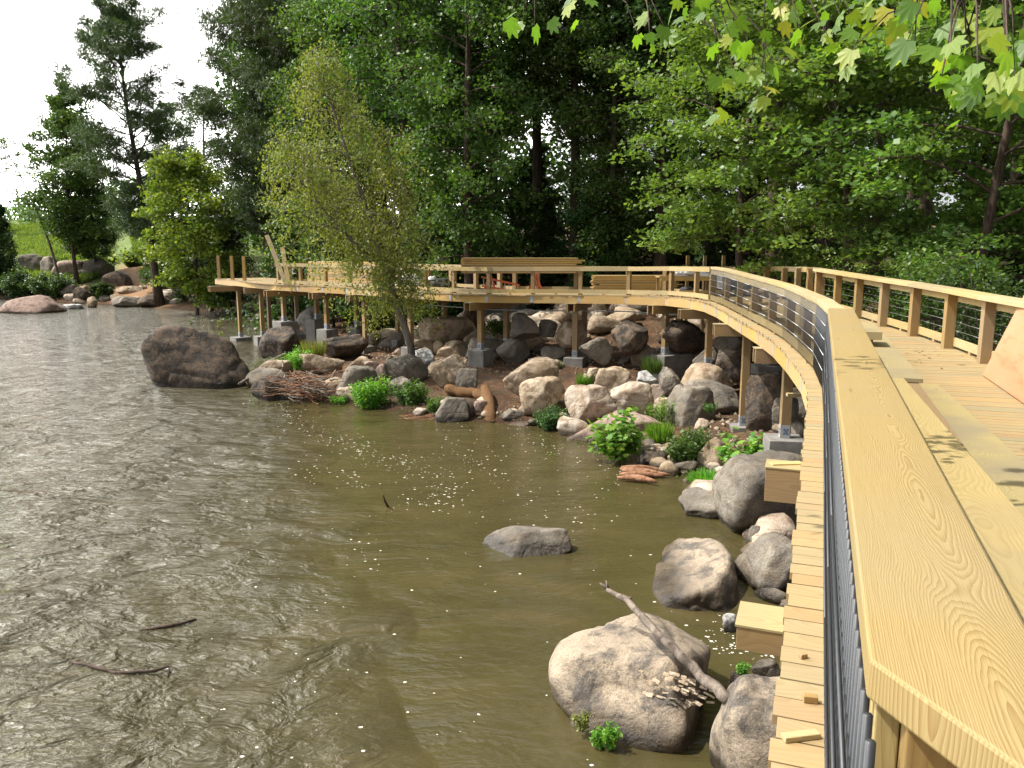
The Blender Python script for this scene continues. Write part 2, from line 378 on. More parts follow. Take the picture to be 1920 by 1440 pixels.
# ------------------------------------------------------------------ terrain
SHORE = [(9, -60), (1.2, -12), (1.6, 0), (2.3, 5), (2.81, 7.12), (3.1, 8.46), (3.56, 10.03), (3.84, 11.4), (4.19, 13.7), (4.16, 15.89), (3.7, 17.0),
         (3.0, 18.2), (1.54, 20.5), (.61, 22.4), (-2.2, 23.15), (-5.99, 26.0), (-8.94, 27.2), (-10.6, 31.0), (-11.6, 35.5), (-12.6, 41), (-14.0, 48), (-17.5, 57.4),
         (-22.3, 62.1), (-30.1, 68.9), (-39.9, 74.4), (-51.2, 80.7), (-75, 90), (-140, 100), (-420, 110)]
SH = np.array(SHORE, float)
POLY = np.vstack([SH, [(-420, 600), (500, 600), (500, -60)]])
def sdist(x, y):
    P = np.stack([x, y], -1)[:, None, :]
    a = SH[:-1][None]; b = SH[1:][None]; ab = b-a
    t = np.clip(((P-a)*ab).sum(-1)/(ab**2).sum(-1), 0, 1)
    d = np.sqrt(((P-(a+ab*t[..., None]))**2).sum(-1)).min(1)
    ins = np.zeros(len(x), bool); n = len(POLY)
    for i in range(n):
        x1, y1 = POLY[i]; x2, y2 = POLY[(i+1) % n]
        if y1 == y2: continue
        c = ((y1 > y) != (y2 > y)) & (x < (x2-x1)*(y-y1)/(y2-y1)+x1); ins ^= c
    return np.where(ins, d, -d)
def vnoise(x, y, s, seed=0):
    X = x*s+seed*17.3; Y = y*s+seed*5.1; xi = np.floor(X); yi = np.floor(Y); fx = X-xi; fy = Y-yi
    fx = fx*fx*(3-2*fx); fy = fy*fy*(3-2*fy)
    def h(a, b): v = np.sin(a*127.1+b*311.7+seed*7.7)*43758.5453; return v-np.floor(v)
    return (h(xi, yi)*(1-fx)+h(xi+1, yi)*fx)*(1-fy)+(h(xi, yi+1)*(1-fx)+h(xi+1, yi+1)*fx)*fy-.5
def height(x, y):
    x = np.atleast_1d(np.asarray(x, float)); y = np.atleast_1d(np.asarray(y, float))
    d = sdist(x, y)
    h = np.interp(d, [-30, -6, -1, 0, .8, 4, 8, 12, 17, 30, 60, 120, 400], [-3, -2.2, -.5, -.06, .14, .42, .72, 1.5, 2.4, 3.2, 5.5, 10, 16])
    left = np.clip((-x-24)/10, 0, 1)*np.clip((y-55)/10, 0, 1)
    h2 = np.interp(d, [0, 1, 6, 14, 22, 40, 80, 300], [0, .5, 1.4, 3.2, 5.0, 9.0, 11.5, 14])
    h = np.where(d > 0, h*(1-left)+h2*left, h)
    amp = np.clip(d, 0, 3)/3
    h = h+amp*(vnoise(x, y, .5, 1)*.35+vnoise(x, y, 1.7, 2)*.16+vnoise(x, y, 4.3, 3)*.07)
    return h
def hz(x, y): return float(height(x, y)[0])
def hit(px, py):
    d = np.array(ray(px, py)); Y = np.exp(np.linspace(math.log(4), math.log(200), 500)); t = Y/d[1]
    x = d[0]*t; z = CAMZ+d[2]*t; h = np.maximum(height(x, Y), 0)
    k = np.nonzero(z <= h)[0]
    i = k[0] if len(k) else len(Y)-1
    return Vector((float(x[i]), float(Y[i]), float(h[i])))

def build_ground():
    xs = np.unique(np.round(np.concatenate([np.linspace(-450, -60, 27), np.linspace(-60, -20, 67), np.linspace(-20, 14, 150), np.linspace(14, 45, 52), np.linspace(45, 500, 26)]), 3))
    ys = np.unique(np.round(np.concatenate([np.linspace(-60, 4, 22), np.linspace(4, 46, 185), np.linspace(46, 100, 90), np.linspace(100, 600, 30)]), 3))
    X, Y = np.meshgrid(xs, ys); x = X.ravel(); y = Y.ravel()
    z = np.concatenate([height(x[i:i+8000], y[i:i+8000]) for i in range(0, len(x), 8000)])
    nx = len(xs); ny = len(ys); i = np.arange((nx-1)*(ny-1)); r = i//(nx-1); c = i % (nx-1); a = r*nx+c
    f = np.stack([a, a+1, a+nx+1, a+nx], 1)
    me = bpy.data.meshes.new('ground'); me.from_pydata(np.stack([x, y, z], 1).tolist(), [], f.tolist())
    me.materials.append(M['ground']); me.polygons.foreach_set('use_smooth', [True]*len(me.polygons))
    tag(link('ground', me), kind='structure')
build_ground()
me = bpy.data.meshes.new('river'); me.from_pydata([(-450, -60, 0), (60, -60, 0), (60, 130, 0), (-450, 130, 0)], [], [(0, 1, 2, 3)]); me.materials.append(M['water'])
tag(link('river', me), kind='structure')

# ------------------------------------------------------------------ leaves, trees
def quads(name, c, d, wv, mat, parent=None, fold=None, make=True):
    """rhombus leaves: centre c, half-length vector d, half-width vector wv"""
    n = len(c); V = np.empty((n, 4, 3), np.float32)
    V[:, 0] = c-d; V[:, 1] = c+wv-d*.1; V[:, 2] = c+d; V[:, 3] = c-wv-d*.1
    me = bpy.data.meshes.new(name); me.vertices.add(n*4); me.vertices.foreach_set('co', V.ravel())
    me.loops.add(n*4); me.loops.foreach_set('vertex_index', np.arange(n*4, dtype=np.int32))
    me.polygons.add(n); me.polygons.foreach_set('loop_start', np.arange(n, dtype=np.int32)*4)
    me.update(calc_edges=True); me.materials.append(mat)
    return me
def unit(v): return v/np.maximum(np.linalg.norm(v, axis=-1, keepdims=True), 1e-6)
def leaf_cloud(name, centers, radii, n, L, W, mat, flat=1.0, up=.6, droop=0.0, shell=.0, seed=0):
    """n leaves round every clump centre"""
    rg = np.random.default_rng(seed+5); cs = np.repeat(np.asarray(centers, float), n, 0); rs = np.repeat(np.asarray(radii, float), n)
    g_ = rg.normal(size=(len(cs), 3)); g_ = unit(g_)*(rg.random((len(cs), 1))**(.45))
    g_[:, 2] *= flat; p = cs+g_*rs[:, None]
    p[:, 2] -= (g_[:, 0]**2+g_[:, 1]**2)*rs*.25*(1 if flat < .7 else 0)
    nrm = unit(rg.normal(size=(len(cs), 3))+np.array([0, 0, up*1.6])); dr = rg.normal(size=(len(cs), 3)); dr[:, 2] -= droop*2
    dr = unit(dr-nrm*(dr*nrm).sum(-1, keepdims=True)*(1 if droop < .5 else .3)); wv = unit(np.cross(nrm, dr))
    s = rg.uniform(.65, 1.25, (len(cs), 1))
    return quads(name, p, dr*L/2*s, wv*W/2*s, mat)
def needle_cloud(name, centers, radii, n, L, W, mat, seed=0):
    rg = np.random.default_rng(seed+9); cs = np.repeat(np.asarray(centers, float), n, 0); rs = np.repeat(np.asarray(radii, float), n)
    g_ = unit(rg.normal(size=(len(cs), 3)))*(rg.random((len(cs), 1))**.5); g_[:, 2] *= .55; p = cs+g_*rs[:, None]
    # tufts of blades radiating from each point
    k = 7; p = np.repeat(p, k, 0); dr = unit(rg.normal(size=(len(p), 3))+np.array([0, 0, .7])); sd = unit(np.cross(dr, rg.normal(size=(len(p), 3))))
    s = rg.uniform(.7, 1.2, (len(p), 1))
    return quads(name, p+dr*L/2*s, dr*L/2*s, sd*W/2, mat)

def tree_meshes(seed, H, r0, base, prof, nb, kind, lean=(0, 0), upang=.35, droop=.25, cl=5, clr=.9, bend=.4, spread=1.0):
    """returns trunk MB and clump centres; trunk starts at the origin"""
    rr = random.Random(seed); mb = MB(); n = 10; pts = []; rad = []
    ph = rr.random()*6
    for i in range(n+1):
        t = i/n; pts.append(Vector((lean[0]*t*t+math.sin(t*4+ph)*bend*t, lean[1]*t*t+math.cos(t*3+ph)*bend*t, H*t-.25*(1-t)))); rad.append(r0*(1-t)**.75*(1+.55*max(0, 1-t*14))+.015)
    mb.tube(pts, rad, 9)
    def tp(t):
        f = min(max(t, 0), .999)*n; i = int(f); return pts[i].lerp(pts[i+1], f-i)
    cen = []; rd = []
    for b in range(nb):
        t = base+(1-base)*((b+.5+rr.uniform(-.4, .4))/nb); az = b*2.4+rr.uniform(-.5, .5)
        L = prof((t-base)/(1-base))*rr.uniform(.65, 1.15)*spread; s = tp(t); ua = upang+rr.uniform(-.2, .25)+(t**3)*.4
        dh = Vector((math.cos(az), math.sin(az), 0)); bp = []; q = 5
        for j in range(q+1):
            u = j/q; bp.append(s+dh*(L*u)+Vector((0, 0, L*(math.tan(ua)*u-droop*u*u*1.6)))+Vector((rr.uniform(-.1, .1), rr.uniform(-.1, .1), rr.uniform(-.08, .08)))*L*.25*u)
        br = max(.02, r0*.32*(1-t)**.5+.01)
        mb.tube(bp, [br*(1-.85*j/q) for j in range(q+1)], 5, cap=False)
        for j in range(cl):
            u = .32+.68*(j+rr.random())/cl; f = min(u, .999)*q; i = int(f); c = bp[i].lerp(bp[i+1], f-i)
            off = Vector((-dh.y, dh.x, 0))*rr.uniform(-1, 1)*L*.32*(1.15-u*.5)+Vector((0, 0, rr.uniform(-.25, .3)))*(L*.2)
            off.z += rr.gauss(0, .28)*(1 if kind != 'pine' else .5); e = c+off; mb.tube([c-dh*.1, c.lerp(e, .5)+Vector((0, 0, .05)), e], [br*.45, br*.25, .008], 4, cap=False)
            cen.append(tuple(e)); rd.append(clr*rr.uniform(.6, 1.25)*(.6+.5*min(1, L/3)))
    cen.append(tuple(pts[-1])); rd.append(clr*.8)
    return mb, cen, rd
def mk_tree(name, seed, H, r0, base, prof, nb, kind, leaf, n=80, L=.2, W=.12, flat=.8, up=.6, barkm='bark', lab='', group=None, ldroop=0., cat='tree', **k):
    mb, cen, rd = tree_meshes(seed, H, r0, base, prof, nb, kind, **k)
    root = empty(name, (0, 0, 0), lab, cat, group)
    link('trunk', mb.mesh('trunk', M[barkm], True), root, False)
    if kind == 'pine': me = needle_cloud('crown', cen, rd, n, L, W, M[leaf], seed)
    else: me = leaf_cloud('crown', cen, rd, n, L, W, M[leaf], flat, up, ldroop, seed=seed)
    link('crown', me, root, False); return root
def place(root, x, y, s=1, rz=0, z=None, lab=None, group=None, sz=None):
    root.location = (x, y, hz(x, y) if z is None else z); root.scale = (s, s, sz or s); root.rotation_euler = (0, 0, rz)
    if lab: root['label'] = lab
    if group: root['group'] = group
    return root
rnd = lambda R_: (lambda u: R_*max(.25, math.sin(PI*min(1, u*.86+.10)))**.7)
oval = lambda R_: (lambda u: R_*(.55+.45*math.sin(PI*min(1, u*.9+.1)))*(1-.55*u*u*u))
cone = lambda R_: (lambda u: R_*(1-u*.82)*(.6+.4*min(1, u*5)))

WOOD = 'trees of the wood behind the boardwalk'
protoA = mk_tree('broadleaf_tree', 21, 23, .28, .36, rnd(4.6), 62, 'leaf', 'leaf', 62, .20, .14, .8, lab='x', group=WOOD, cl=8, clr=.8)
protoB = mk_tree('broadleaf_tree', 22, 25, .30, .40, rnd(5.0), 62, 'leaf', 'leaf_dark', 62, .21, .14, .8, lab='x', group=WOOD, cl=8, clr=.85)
protoC = mk_tree('broadleaf_tree', 23, 21, .24, .16, rnd(4.4), 60, 'leaf', 'leaf', 66, .20, .14, .75, lab='x', group=WOOD, cl=8, clr=.8, droop=.35)
protoM = mk_tree('maple_tree', 24, 13, .13, .27, rnd(4.6), 34, 'leaf', 'leaf_maple', 74, .16, .14, .32, 1.1, lab='x', group='maples behind the boardwalk', cl=11, clr=.72, upang=.34, droop=.30, bend=.9)
protoP = mk_tree('pine_tree', 25, 25.5, .36, .22, rnd(5.6), 62, 'pine', 'needle', 42, .40, .045, lab='x', cl=7, clr=1.25, upang=.42, droop=.10, bend=.5)
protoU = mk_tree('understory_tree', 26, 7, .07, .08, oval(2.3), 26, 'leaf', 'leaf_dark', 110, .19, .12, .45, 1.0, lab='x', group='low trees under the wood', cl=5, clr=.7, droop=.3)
used = set()
def inst(proto, px, D, s=1, rz=0, lab=None, group=None, sz=None, z=None):
    o = proto if proto.name not in used else copy_tree(proto)
    used.add(proto.name)
    x = (px-960)*D/F*CP
    return place(o, x, D, s, rz, z, lab, group, sz)

FOREST = [  # px, D, proto, scale
    (560, 60, 'A', 1.0), (535, 66, 'B', .95), (640, 50, 'C', 1.0), (765, 43, 'A', 1.0), (840, 50, 'B', 1.05), (930, 44, 'B', 1.0), (1005, 47, 'B', 1.1), (1075, 42, 'A', 1.05),
    (1160, 50, 'B', 1.1), (1238, 40, 'B', 1.05), (1330, 46, 'B', 1.1), (1395, 52, 'A', 1.1), (1450, 36, 'B', 1.0), (1540, 42, 'B', 1.1), (1640, 38, 'A', 1.1), (1730, 34, 'B', 1.05),
    (1900, 32, 'B', 1.1), (2050, 36, 'A', 1.1), (1830, 44, 'C', 1.2), (700, 62, 'B', 1.2), (900, 66, 'A', 1.2), (1120, 68, 'B', 1.0), (1260, 64, 'B', 1.2), (1420, 66, 'B', 1.2),
    (1560, 62, 'A', 1.2), (1700, 58, 'B', 1.2), (1860, 58, 'B', 1.2), (2020, 56, 'B', 1.2), (600, 76, 'B', 1.2), (800, 80, 'B', 1.2), (560, 84, 'A', 1.2), (395, 84, 'B', .72),
    (1340, 80, 'B', 1.3), (1480, 82, 'B', 1.3), (1640, 78, 'A', 1.3), (1950, 80, 'B', 1.3), (2200, 50, 'B', 1.2), (2250, 30, 'A', 1.0), (720, 52, 'A', .95), (330, 92, 'C', .8)]
PR = dict(A=protoA, B=protoB, C=protoC)
labs = {0: 'tall leafy tree behind the far left end of the boardwalk', 3: 'tall dense green tree with a straight dark trunk behind the birch', 6: 'dark trunked tree seen against the sky gap at the centre',
        7: 'tall tree whose bare trunk rises beside the lumber stack', 9: 'tall tree with a long bare pale trunk behind the curve of the railing', 12: 'tall tree with a bare trunk behind the uncapped land side rail'}
for i, (px, D, k, s) in enumerate(FOREST):
    inst(PR[k], px, D, s, i*1.7, labs.get(i, 'tall dark green tree standing deep in the wood'), WOOD)
for i, (px, D, s) in enumerate([(420, 64, .9), (545, 52, 1.0), (620, 47, .9), (700, 45, .9), (820, 42, 1.0), (880, 44, .8), (960, 42, .9), (1030, 44, .8), (1110, 40, .8), (1190, 42, .9), (1370, 44, .7),
                                (1700, 32, .6), (1950, 26, .8), (1010, 52, 1.2), (1150, 54, 1.3), (1250, 52, 1.3), (1400, 50, 1.3), (1530, 50, 1.3), (760, 52, 1.2), (900, 54, 1.2), (350, 72, .9), (300, 76, .8)]):
    inst(protoU, px, D, s, i*2.1, 'small dark green tree low under the shaded wood', 'low trees under the wood')
inst(protoM, 1400, 28, 1.1, .3, 'sunlit maple with flat leaf sprays left of the bare trunk')
inst(protoM, 1590, 25, 1.0, 2.0, 'sunlit maple with spreading layered sprays above the capped rail')
inst(protoM, 1830, 21, 1.1, 4.1, 'maple with a leaning trunk close behind the right end of the railing')
inst(protoC, 1140, 40, .8, 5.2, 'pale green young tree in shade behind the lumber on trestles')
inst(protoC, 880, 39, .95, 1.2, 'green tree with low branches behind the white wrapped bundle')
inst(protoM, 1960, 26, 1.15, 3.0, 'tall maple filling the right edge behind the railing')
protoP['label'] = 'tall pine with a dark leaning trunk on the far left bank'
inst(protoP, 292, 70, .92, .6, protoP['label'])
inst(protoP, 500, 60, 1.02, 2.6, 'pine with feathery branches reaching left behind the yellow green tree')
inst(protoP, 600, 56, 1.0, 4.0, 'tall pine behind the birch with its top branch against the sky')
for o, nm in ((protoP, 1),): o.rotation_euler[1] = -.07

yt = mk_tree('sweetgum_tree', 31, 11.5, .14, .2, rnd(4.5), 38, 'leaf', 'leaf_yellow', 100, .26, .22, .5, lab='yellow green tree between the tall pine and the boardwalk end', cl=5, clr=.95)
place(yt, (370-960)*62/F, 62, 1.0)
cat_ = mk_tree('cedar_tree', 32, 13.5, .13, .2, oval(3.2), 44, 'leaf', 'leaf_dark', 170, .22, .12, .6, lab='dark drooping tree in front of the boulders on the far bank', cl=5, clr=.9, droop=.5)
p = hit(180, 520); place(cat_, p.x, p.y, 1.0)
ct2 = mk_tree('broadleaf_tree', 33, 19, .2, .2, oval(4.2), 50, 'leaf', 'leaf', 170, .26, .17, .7, lab='green tree crowding the left side of the tall pine', cl=5, clr=1.1)
place(ct2, (150-960)*84/F, 84, 1.0)
ln = mk_tree('locust_tree', 34, 14.5, .13, .45, oval(3.0), 20, 'leaf', 'leaf', 60, .2, .1, .4, lab='thin leaning tree with a sparse crown at the far left', cl=4, clr=.9, lean=(-5.2, 0), barkm='bark_grey')
p = hit(112, 535); place(ln, p.x, p.y, 1.0)
for i, (px, py, h_, lb) in enumerate([(204, 482, 5, 'slim dark sapling on the grassy hill left of the pine'), (213, 480, 6, 'second slim sapling on the grassy hill nearest the pine')]):
    o = mk_tree('sapling', 40+i, h_*1.3, .05, .45, oval(1.3), 12, 'leaf', 'leaf_dark', 50, .2, .12, .6, lab=lb, cl=3, clr=.6)
    p = hit(px, py); place(o, p.x, p.y, 1)
# ivy covered tree at the far left edge
o = mk_tree('ivy_clad_tree', 44, 8.5, .16, .02, oval(2.0), 40, 'leaf', 'leaf_dark', 110, .24, .18, .9, lab='dark ivy clad stump tree at the left edge above the rocks', cl=4, clr=.8)
p = hit(8, 552); place(o, p.x, p.y, 1)

def birch():
    rr = random.Random(3); root = empty('river_birch', (0, 0, 0), 'olive leaved river birch leaning over the water in front of the boardwalk', 'tree')
    base = hit(778, 712); D = base.y
    key = [(778, 715), (770, 650), (748, 580), (722, 500), (690, 400), (655, 300), (620, 190), (590, 90)]
    pts = [atY(a, b, D+(i*.12)) for i, (a, b) in enumerate(key)]; pts[0].z = base.z-.3
    root.location = (base.x, base.y, base.z)
    mb = MB(); mb.tube(pts, [.15, .14, .13, .115, .09, .06, .035, .015], 9)
    P2 = [pts[2], atY(735, 540, D+.1), atY(742, 420, D+.5), atY(735, 330, D+.9), atY(725, 240, D+1)]
    P3 = [pts[3], atY(680, 470, D-.3), atY(620, 410, D-.8), atY(565, 340, D-1), atY(535, 250, D-1)]
    mb.tube(P2, [.09, .075, .05, .03, .012], 6); mb.tube(P3, [.08, .07, .05, .03, .012], 6)
    cen = []; rd = []
    stems = [(pts, .30, 84, 2.7), (P2, .15, 30, 2.0), (P3, .15, 44, 2.6)]
    for S, t0, nb, L0 in stems:
        n = len(S)-1
        for b in range(nb):
            t = t0+(1-t0)*(b+rr.random())/nb; f = min(t, .999)*n; i = int(f); s = S[i].lerp(S[i+1], f-i)
            az = rr.random()*6.28; L = L0*rr.uniform(.4, 1.2)*(.35+.85*math.sin(PI*min(1, (t-t0)/(1-t0)*.85+.12))); dh = Vector((math.cos(az), math.sin(az)*.8, 0))
            q = 6; bp = [s+dh*(L*j/q*(1-.25*j/q))+Vector((0, 0, L*(.62*j/q-1.05*(j/q)**2.4))) for j in range(q+1)]
            mb.tube(bp, [.022*(1-.8*j/q) for j in range(q+1)], 4, cap=False)
            for j in range(2, q+1):
                for _ in range(2):
                    c = bp[j]+Vector((rr.uniform(-.2, .2), rr.uniform(-.2, .2), rr.uniform(-.45, .05))); cen.append(tuple(c)); rd.append(rr.uniform(.25, .5))
    link('trunk', mb.mesh('trunk', M['bark_grey'], True), root)
    link('crown', leaf_cloud('crown', cen, rd, 17, .11, .062, M['leaf_olive'], 1.5, .1, .5, seed=3), root)
birch()
# drooping low branches over the rail from the birch belong to the same crown

def far_woods():
    rg = np.random.default_rng(2); n = 900
    px = rg.uniform(450, 2300, n); D = rg.uniform(85, 110, n); x = (px-960)*D/F
    top = np.interp(px, [450, 700, 950, 990, 1090, 1130, 2300], [20, 26, 22, 13, 13, 24, 30]); z = 4+rg.random(n)*top
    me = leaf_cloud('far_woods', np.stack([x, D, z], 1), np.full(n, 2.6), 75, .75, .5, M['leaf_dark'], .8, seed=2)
    tag(link('far_woods', me), 'dark mass of more distant woodland behind the trees', 'woodland', kind='stuff')
    rg = np.random.default_rng(4); n = 240; px = rg.uniform(330, 2300, n); D = rg.uniform(50, 78, n); x = (px-960)*D/F; z = height(x, D)+rg.random(n)*1.6
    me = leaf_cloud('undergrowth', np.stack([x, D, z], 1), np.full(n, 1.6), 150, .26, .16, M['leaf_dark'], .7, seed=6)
    tag(link('undergrowth', me), 'dark leafy undergrowth across the shaded forest floor', 'undergrowth', kind='stuff')
    # tree line behind the grassy hill at far left
    n = 220; px = rg.uniform(-300, 420, n); D = rg.uniform(130, 160, n); x = (px-960)*D/F; z = height(x, D)+rg.random(n)*np.interp(px, [-300, 60, 130, 420], [3, 2.5, 5, 9])
    me = leaf_cloud('distant_treeline', np.stack([x, D, z], 1), np.full(n, 2.2), 70, .6, .4, M['leaf'], .8, seed=8)
    tag(link('distant_treeline', me), 'distant line of trees beyond the grassy hill', 'woodland', kind='stuff')
    # hill grass
    n = 60000; px = rg.uniform(-60, 330, n); D = rg.uniform(84, 128, n); x = (px-960)*D/F; z = height(x, D)
    keep = (vnoise(x, D, .25, 5) > -.25) & (np.abs(x+.477*D) > 1.6+(D-84)*-.02); x, D, z = x[keep], D[keep], z[keep]; n = len(x)
    c = np.stack([x, D, z+.35], 1); d = unit(rg.normal(size=(n, 3))*.35+[0, 0, 1])*.5*rg.uniform(.5, 1.2, (n, 1)); wv = unit(np.cross(d, rg.normal(size=(n, 3))))*.07
    tag(link('hill_grass', quads('hill_grass', c, d, wv, M['grass'])), 'long green grass covering the hill above the far bank', 'grass', kind='stuff')
far_woods()

# ------------------------------------------------------------------ boardwalk
ZD = 3.333
CT = [(-1.07, -2.7), (.84, 2.37), (2.30, 6.2), (3.70, 10.0), (4.48, 13.2), (4.92, 15.8), (5.22, 18.8), (5.52, 22), (5.60, 24.4), (5.42, 26.1), (4.85, 27.5), (3.68, 28.5), (2.19, 29.1), (-1.25, 30.1), (-3.85, 32.4), (-7.99, 36.4), (-11.9, 39.5), (-14.6, 43.4), (-17.0, 46.2)]
def catmull(P, sub=24):
    P = [Vector((*p, 0)) for p in P]; out = []
    for i in range(len(P)-1):
        p0 = P[max(i-1, 0)]; p1 = P[i]; p2 = P[i+1]; p3 = P[min(i+2, len(P)-1)]
        for k in range(sub):
            t = k/sub; out.append(.5*((2*p1)+(p2-p0)*t+(2*p0-5*p1+4*p2-p3)*t*t+(3*p1-p0-3*p2+p3)*t**3))
    out.append(P[-1]); return out
PATH = catmull(CT); ACC = [0]
for a, b in zip(PATH, PATH[1:]): ACC.append(ACC[-1]+(b-a).length)
LEN = ACC[-1]
def pp(s):
    """point, tangent, inward (land side) normal at arc length s"""
    s = min(max(s, 0), LEN-1e-4); i = int(np.searchsorted(ACC, s, 'right'))-1; i = min(i, len(PATH)-2)
    t = (s-ACC[i])/max(ACC[i+1]-ACC[i], 1e-6); p = PATH[i].lerp(PATH[i+1], t)
    a = PATH[max(i-6, 0)]; b = PATH[min(i+7, len(PATH)-1)]; d = (b-a).normalized(); return p, d, Vector((d.y, -d.x, 0))
def off(s, o, z=0):
    p, d, n = pp(s); q = p+n*o; return Vector((q.x, q.y, z))
def s_near(x, y):
    v = Vector((x, y, 0)); return ACC[min(range(len(PATH)), key=lambda i: (PATH[i]-v).length)]
Wd = 2.95
bw = empty('boardwalk', (0, 0, ZD), 'curving new yellow pine boardwalk on posts along the river bank', 'boardwalk')
# decking
mb = MB(); s = 0; rr = random.Random(5)
S_PLAT = s_near(-11.9, 39.5)
while s < LEN-.2:
    p = .14; e = s+p; g_ = .004; j = rr.uniform(-.012, .012); zt = ZD+rr.uniform(-.0015, .0015)
    a = off(s+g_, j, zt-.038); b = off(s+g_, Wd, zt-.038); c = off(e-g_, Wd, zt-.038); d = off(e-g_, j, zt-.038)
    h = Vector((0, 0, .038)); mb.hexa([a, b, c, d, a+h, b+h, c+h, d+h]); s = e
mb.build('decking', M['deck'], bw, bevel=0)
# rail post stations
s_cap = s_near(5.56, 23.6)    # where the finished capped rail begins
s_nr = s_near(.41, 1.24)      # near end of the cap board
s_c1 = s_near(3.45, 9.3)
st_near = [s_nr-.02]
k = 5
for i in range(1, k+1): st_near.append(s_nr-.02+(s_c1-s_nr+.02)*i/k)
k = 8
for i in range(1, k+1): st_near.append(s_c1+(s_cap-s_c1)*i/k)
s_end = s_near(-11.4, 39.1); st_far = [s_cap]; k = round((s_end-s_cap)/1.7)
for i in range(1, k+1): st_far.append(s_cap+(s_end-s_cap)*i/k)
# fascia boards follow the stations
mf = []
segs = [s_nr-2.5, s_nr-.6]+st_near+st_far[1:]+[s_near(-14.6, 43.4), LEN-.05]
for a, b in zip(segs, segs[1:]):
    p, q = off(a, .05, ZD-.175), off(b, .05, ZD-.175); MB().box(p, q, .038, .265).build('fascia_board', M['rail'], bw)
    p, q = off(a, Wd-.05, ZD-.175), off(b, Wd-.05, ZD-.175); MB().box(p, q, .038, .265).build('fascia_board', M['rail'], bw)
    m = (a+b)/2; c = off(b, .026, ZD-.17); d_ = pp(b)[1]
    if b < s_end: MB().box(c-d_*.06, c+d_*.06, .004, .20).build('splice_plate', M['galv'], bw)
mj = MB(); s = .5
while s < LEN-.5:
    pass; s += 50
for o_ in (.5, 1.0, 1.5, 2.0, 2.5):
    for a, b in zip(segs, segs[1:]): mj.box(off(a, o_, ZD-.165), off(b, o_, ZD-.165), .038, .24)
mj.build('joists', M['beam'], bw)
RO = .29
def railing(stations, o, side, cap, bars, cables, skip_last=False, capw=.27, uncapped_posts=None):
    """one railing run of the boardwalk; side=-1 river side, +1 land side"""
    root = bpy.data.objects.new('railing', None); C.objects.link(root); root.parent = bw
    root['label'] = ('finished capped railing' if cap else 'unfinished railing without a cap board')+(' on the river side' if side < 0 else ' on the land side')
    n = len(stations)
    for i, s in enumerate(stations):
        p, d, nn = pp(s); c = off(s, o); ang = math.atan2(nn.y, nn.x)
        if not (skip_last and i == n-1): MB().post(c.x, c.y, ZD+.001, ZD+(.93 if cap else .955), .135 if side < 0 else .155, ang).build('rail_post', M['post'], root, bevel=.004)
    fo = side*(.068+.02)
    for i in range(n-1):
        a, b = stations[i], stations[i+1]; ext = .02 if i else .0
        A = off(a, o+fo); B = off(b, o+fo); d = (B-A).normalized(); A -= d*.0; B += d*.0
        zt = ZD+(.93-.07 if cap else 1.0-.075)
        MB().box(A+Vector((0, 0, zt)), B+Vector((0, 0, zt)), .038, .14 if cap else .15).build('top_rail', M['rail'], root, bevel=.003)
        MB().box(A+Vector((0, 0, ZD+.12)), B+Vector((0, 0, ZD+.12)), .038, .14).build('bottom_rail', M['rail'], root, bevel=.003)
        # sill blocks between bottom rail and deck
        mbk = MB()
        for u in (.5,):
            c = A.lerp(B, u); mbk.box(c-d*.05+Vector((0, 0, ZD+.026)), c+d*.05+Vector((0, 0, ZD+.026)), .036, .047)
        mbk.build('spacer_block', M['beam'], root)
        if bars:
            m = MB(); L = (B-A).length; k = max(2, int(L/(.075 if i < 5 else .10))); br_ = .0085 if i < 5 else .0048; nn = pp((a+b)/2)[2]
            if i == 0: k += 5
            for j in range(k):
                c = A+d*(L*(j+.5-(5 if i == 0 else 0))/(k-5 if i == 0 else k))+nn*(side*.034); m.tube([(c.x, c.y, ZD+.055), (c.x, c.y, ZD+.925)], br_, 6)
            m.build('baluster_panel', M['black'], root, True)
            for zz in ((.28, .46, .64, .80) if i >= 5 else (.30, .50, .70)):
                c1 = A+nn*(side*.052)+Vector((0, 0, ZD+zz)); c2 = B+nn*(side*.052)+Vector((0, 0, ZD+zz)); MB().tube([c1, c2], .0045 if not (i < 5) else .0058, 6).build('cable', M['black'] if i < 5 else M['cable'], root, True)
        elif cables:
            nn = pp((a+b)/2)[2]
            for zz in (.31, .45, .59, .73):
                c1 = A+Vector((0, 0, ZD+zz)); c2 = B+Vector((0, 0, ZD+zz)); MB().tube([c1, c2], .005, 5).build('cable', M['cable'], root, True)
    if cap:
        T = .07; kc = .012 if side < 0 else 0
        for i in range(n-1):
            a, b = stations[i], stations[i+1]
            if side < 0 and i < 5:
                if i: continue
                b = stations[5]
            cw = capw/2; cr = cw if (side > 0 or i == 0) else cw-.08; c1a, c1b = off(a, o-cw+kc), off(a, o+cr+kc); c2a, c2b = off(b, o-cw+kc), off(b, o+cr+kc)
            if side < 0 and i == 0:
                dd = (c2a-c1a).normalized(); c1a -= dd*.0; c1b -= dd*.38
            mb = MB(); z0 = Vector((0, 0, ZD+.932)); z1 = Vector((0, 0, ZD+.932+T))
            mb.hexa([c1b+z0, c2b+z0, c2a+z0, c1a+z0, c1b+z1, c2b+z1, c2a+z1, c1a+z1], L=(c2a-c1a).length)
            mb.build('cap_board', M['cap'] if (i == 0 and side < 0) else M['rail'], root, bevel=.006)
    return root
railing(st_near, RO, -1, True, True, True)
railing(st_far, RO-.05, -1, False, False, False)
s_lc = s_near(5.55, 23.0)
def offland(st): return st
ST_L = [s_nr-1.2+i*1.62 for i in range(0, 40)]
st_ln = [s for s in ST_L if s < s_lc]; st_lf = [st_ln[-1]]
s = st_ln[-1]
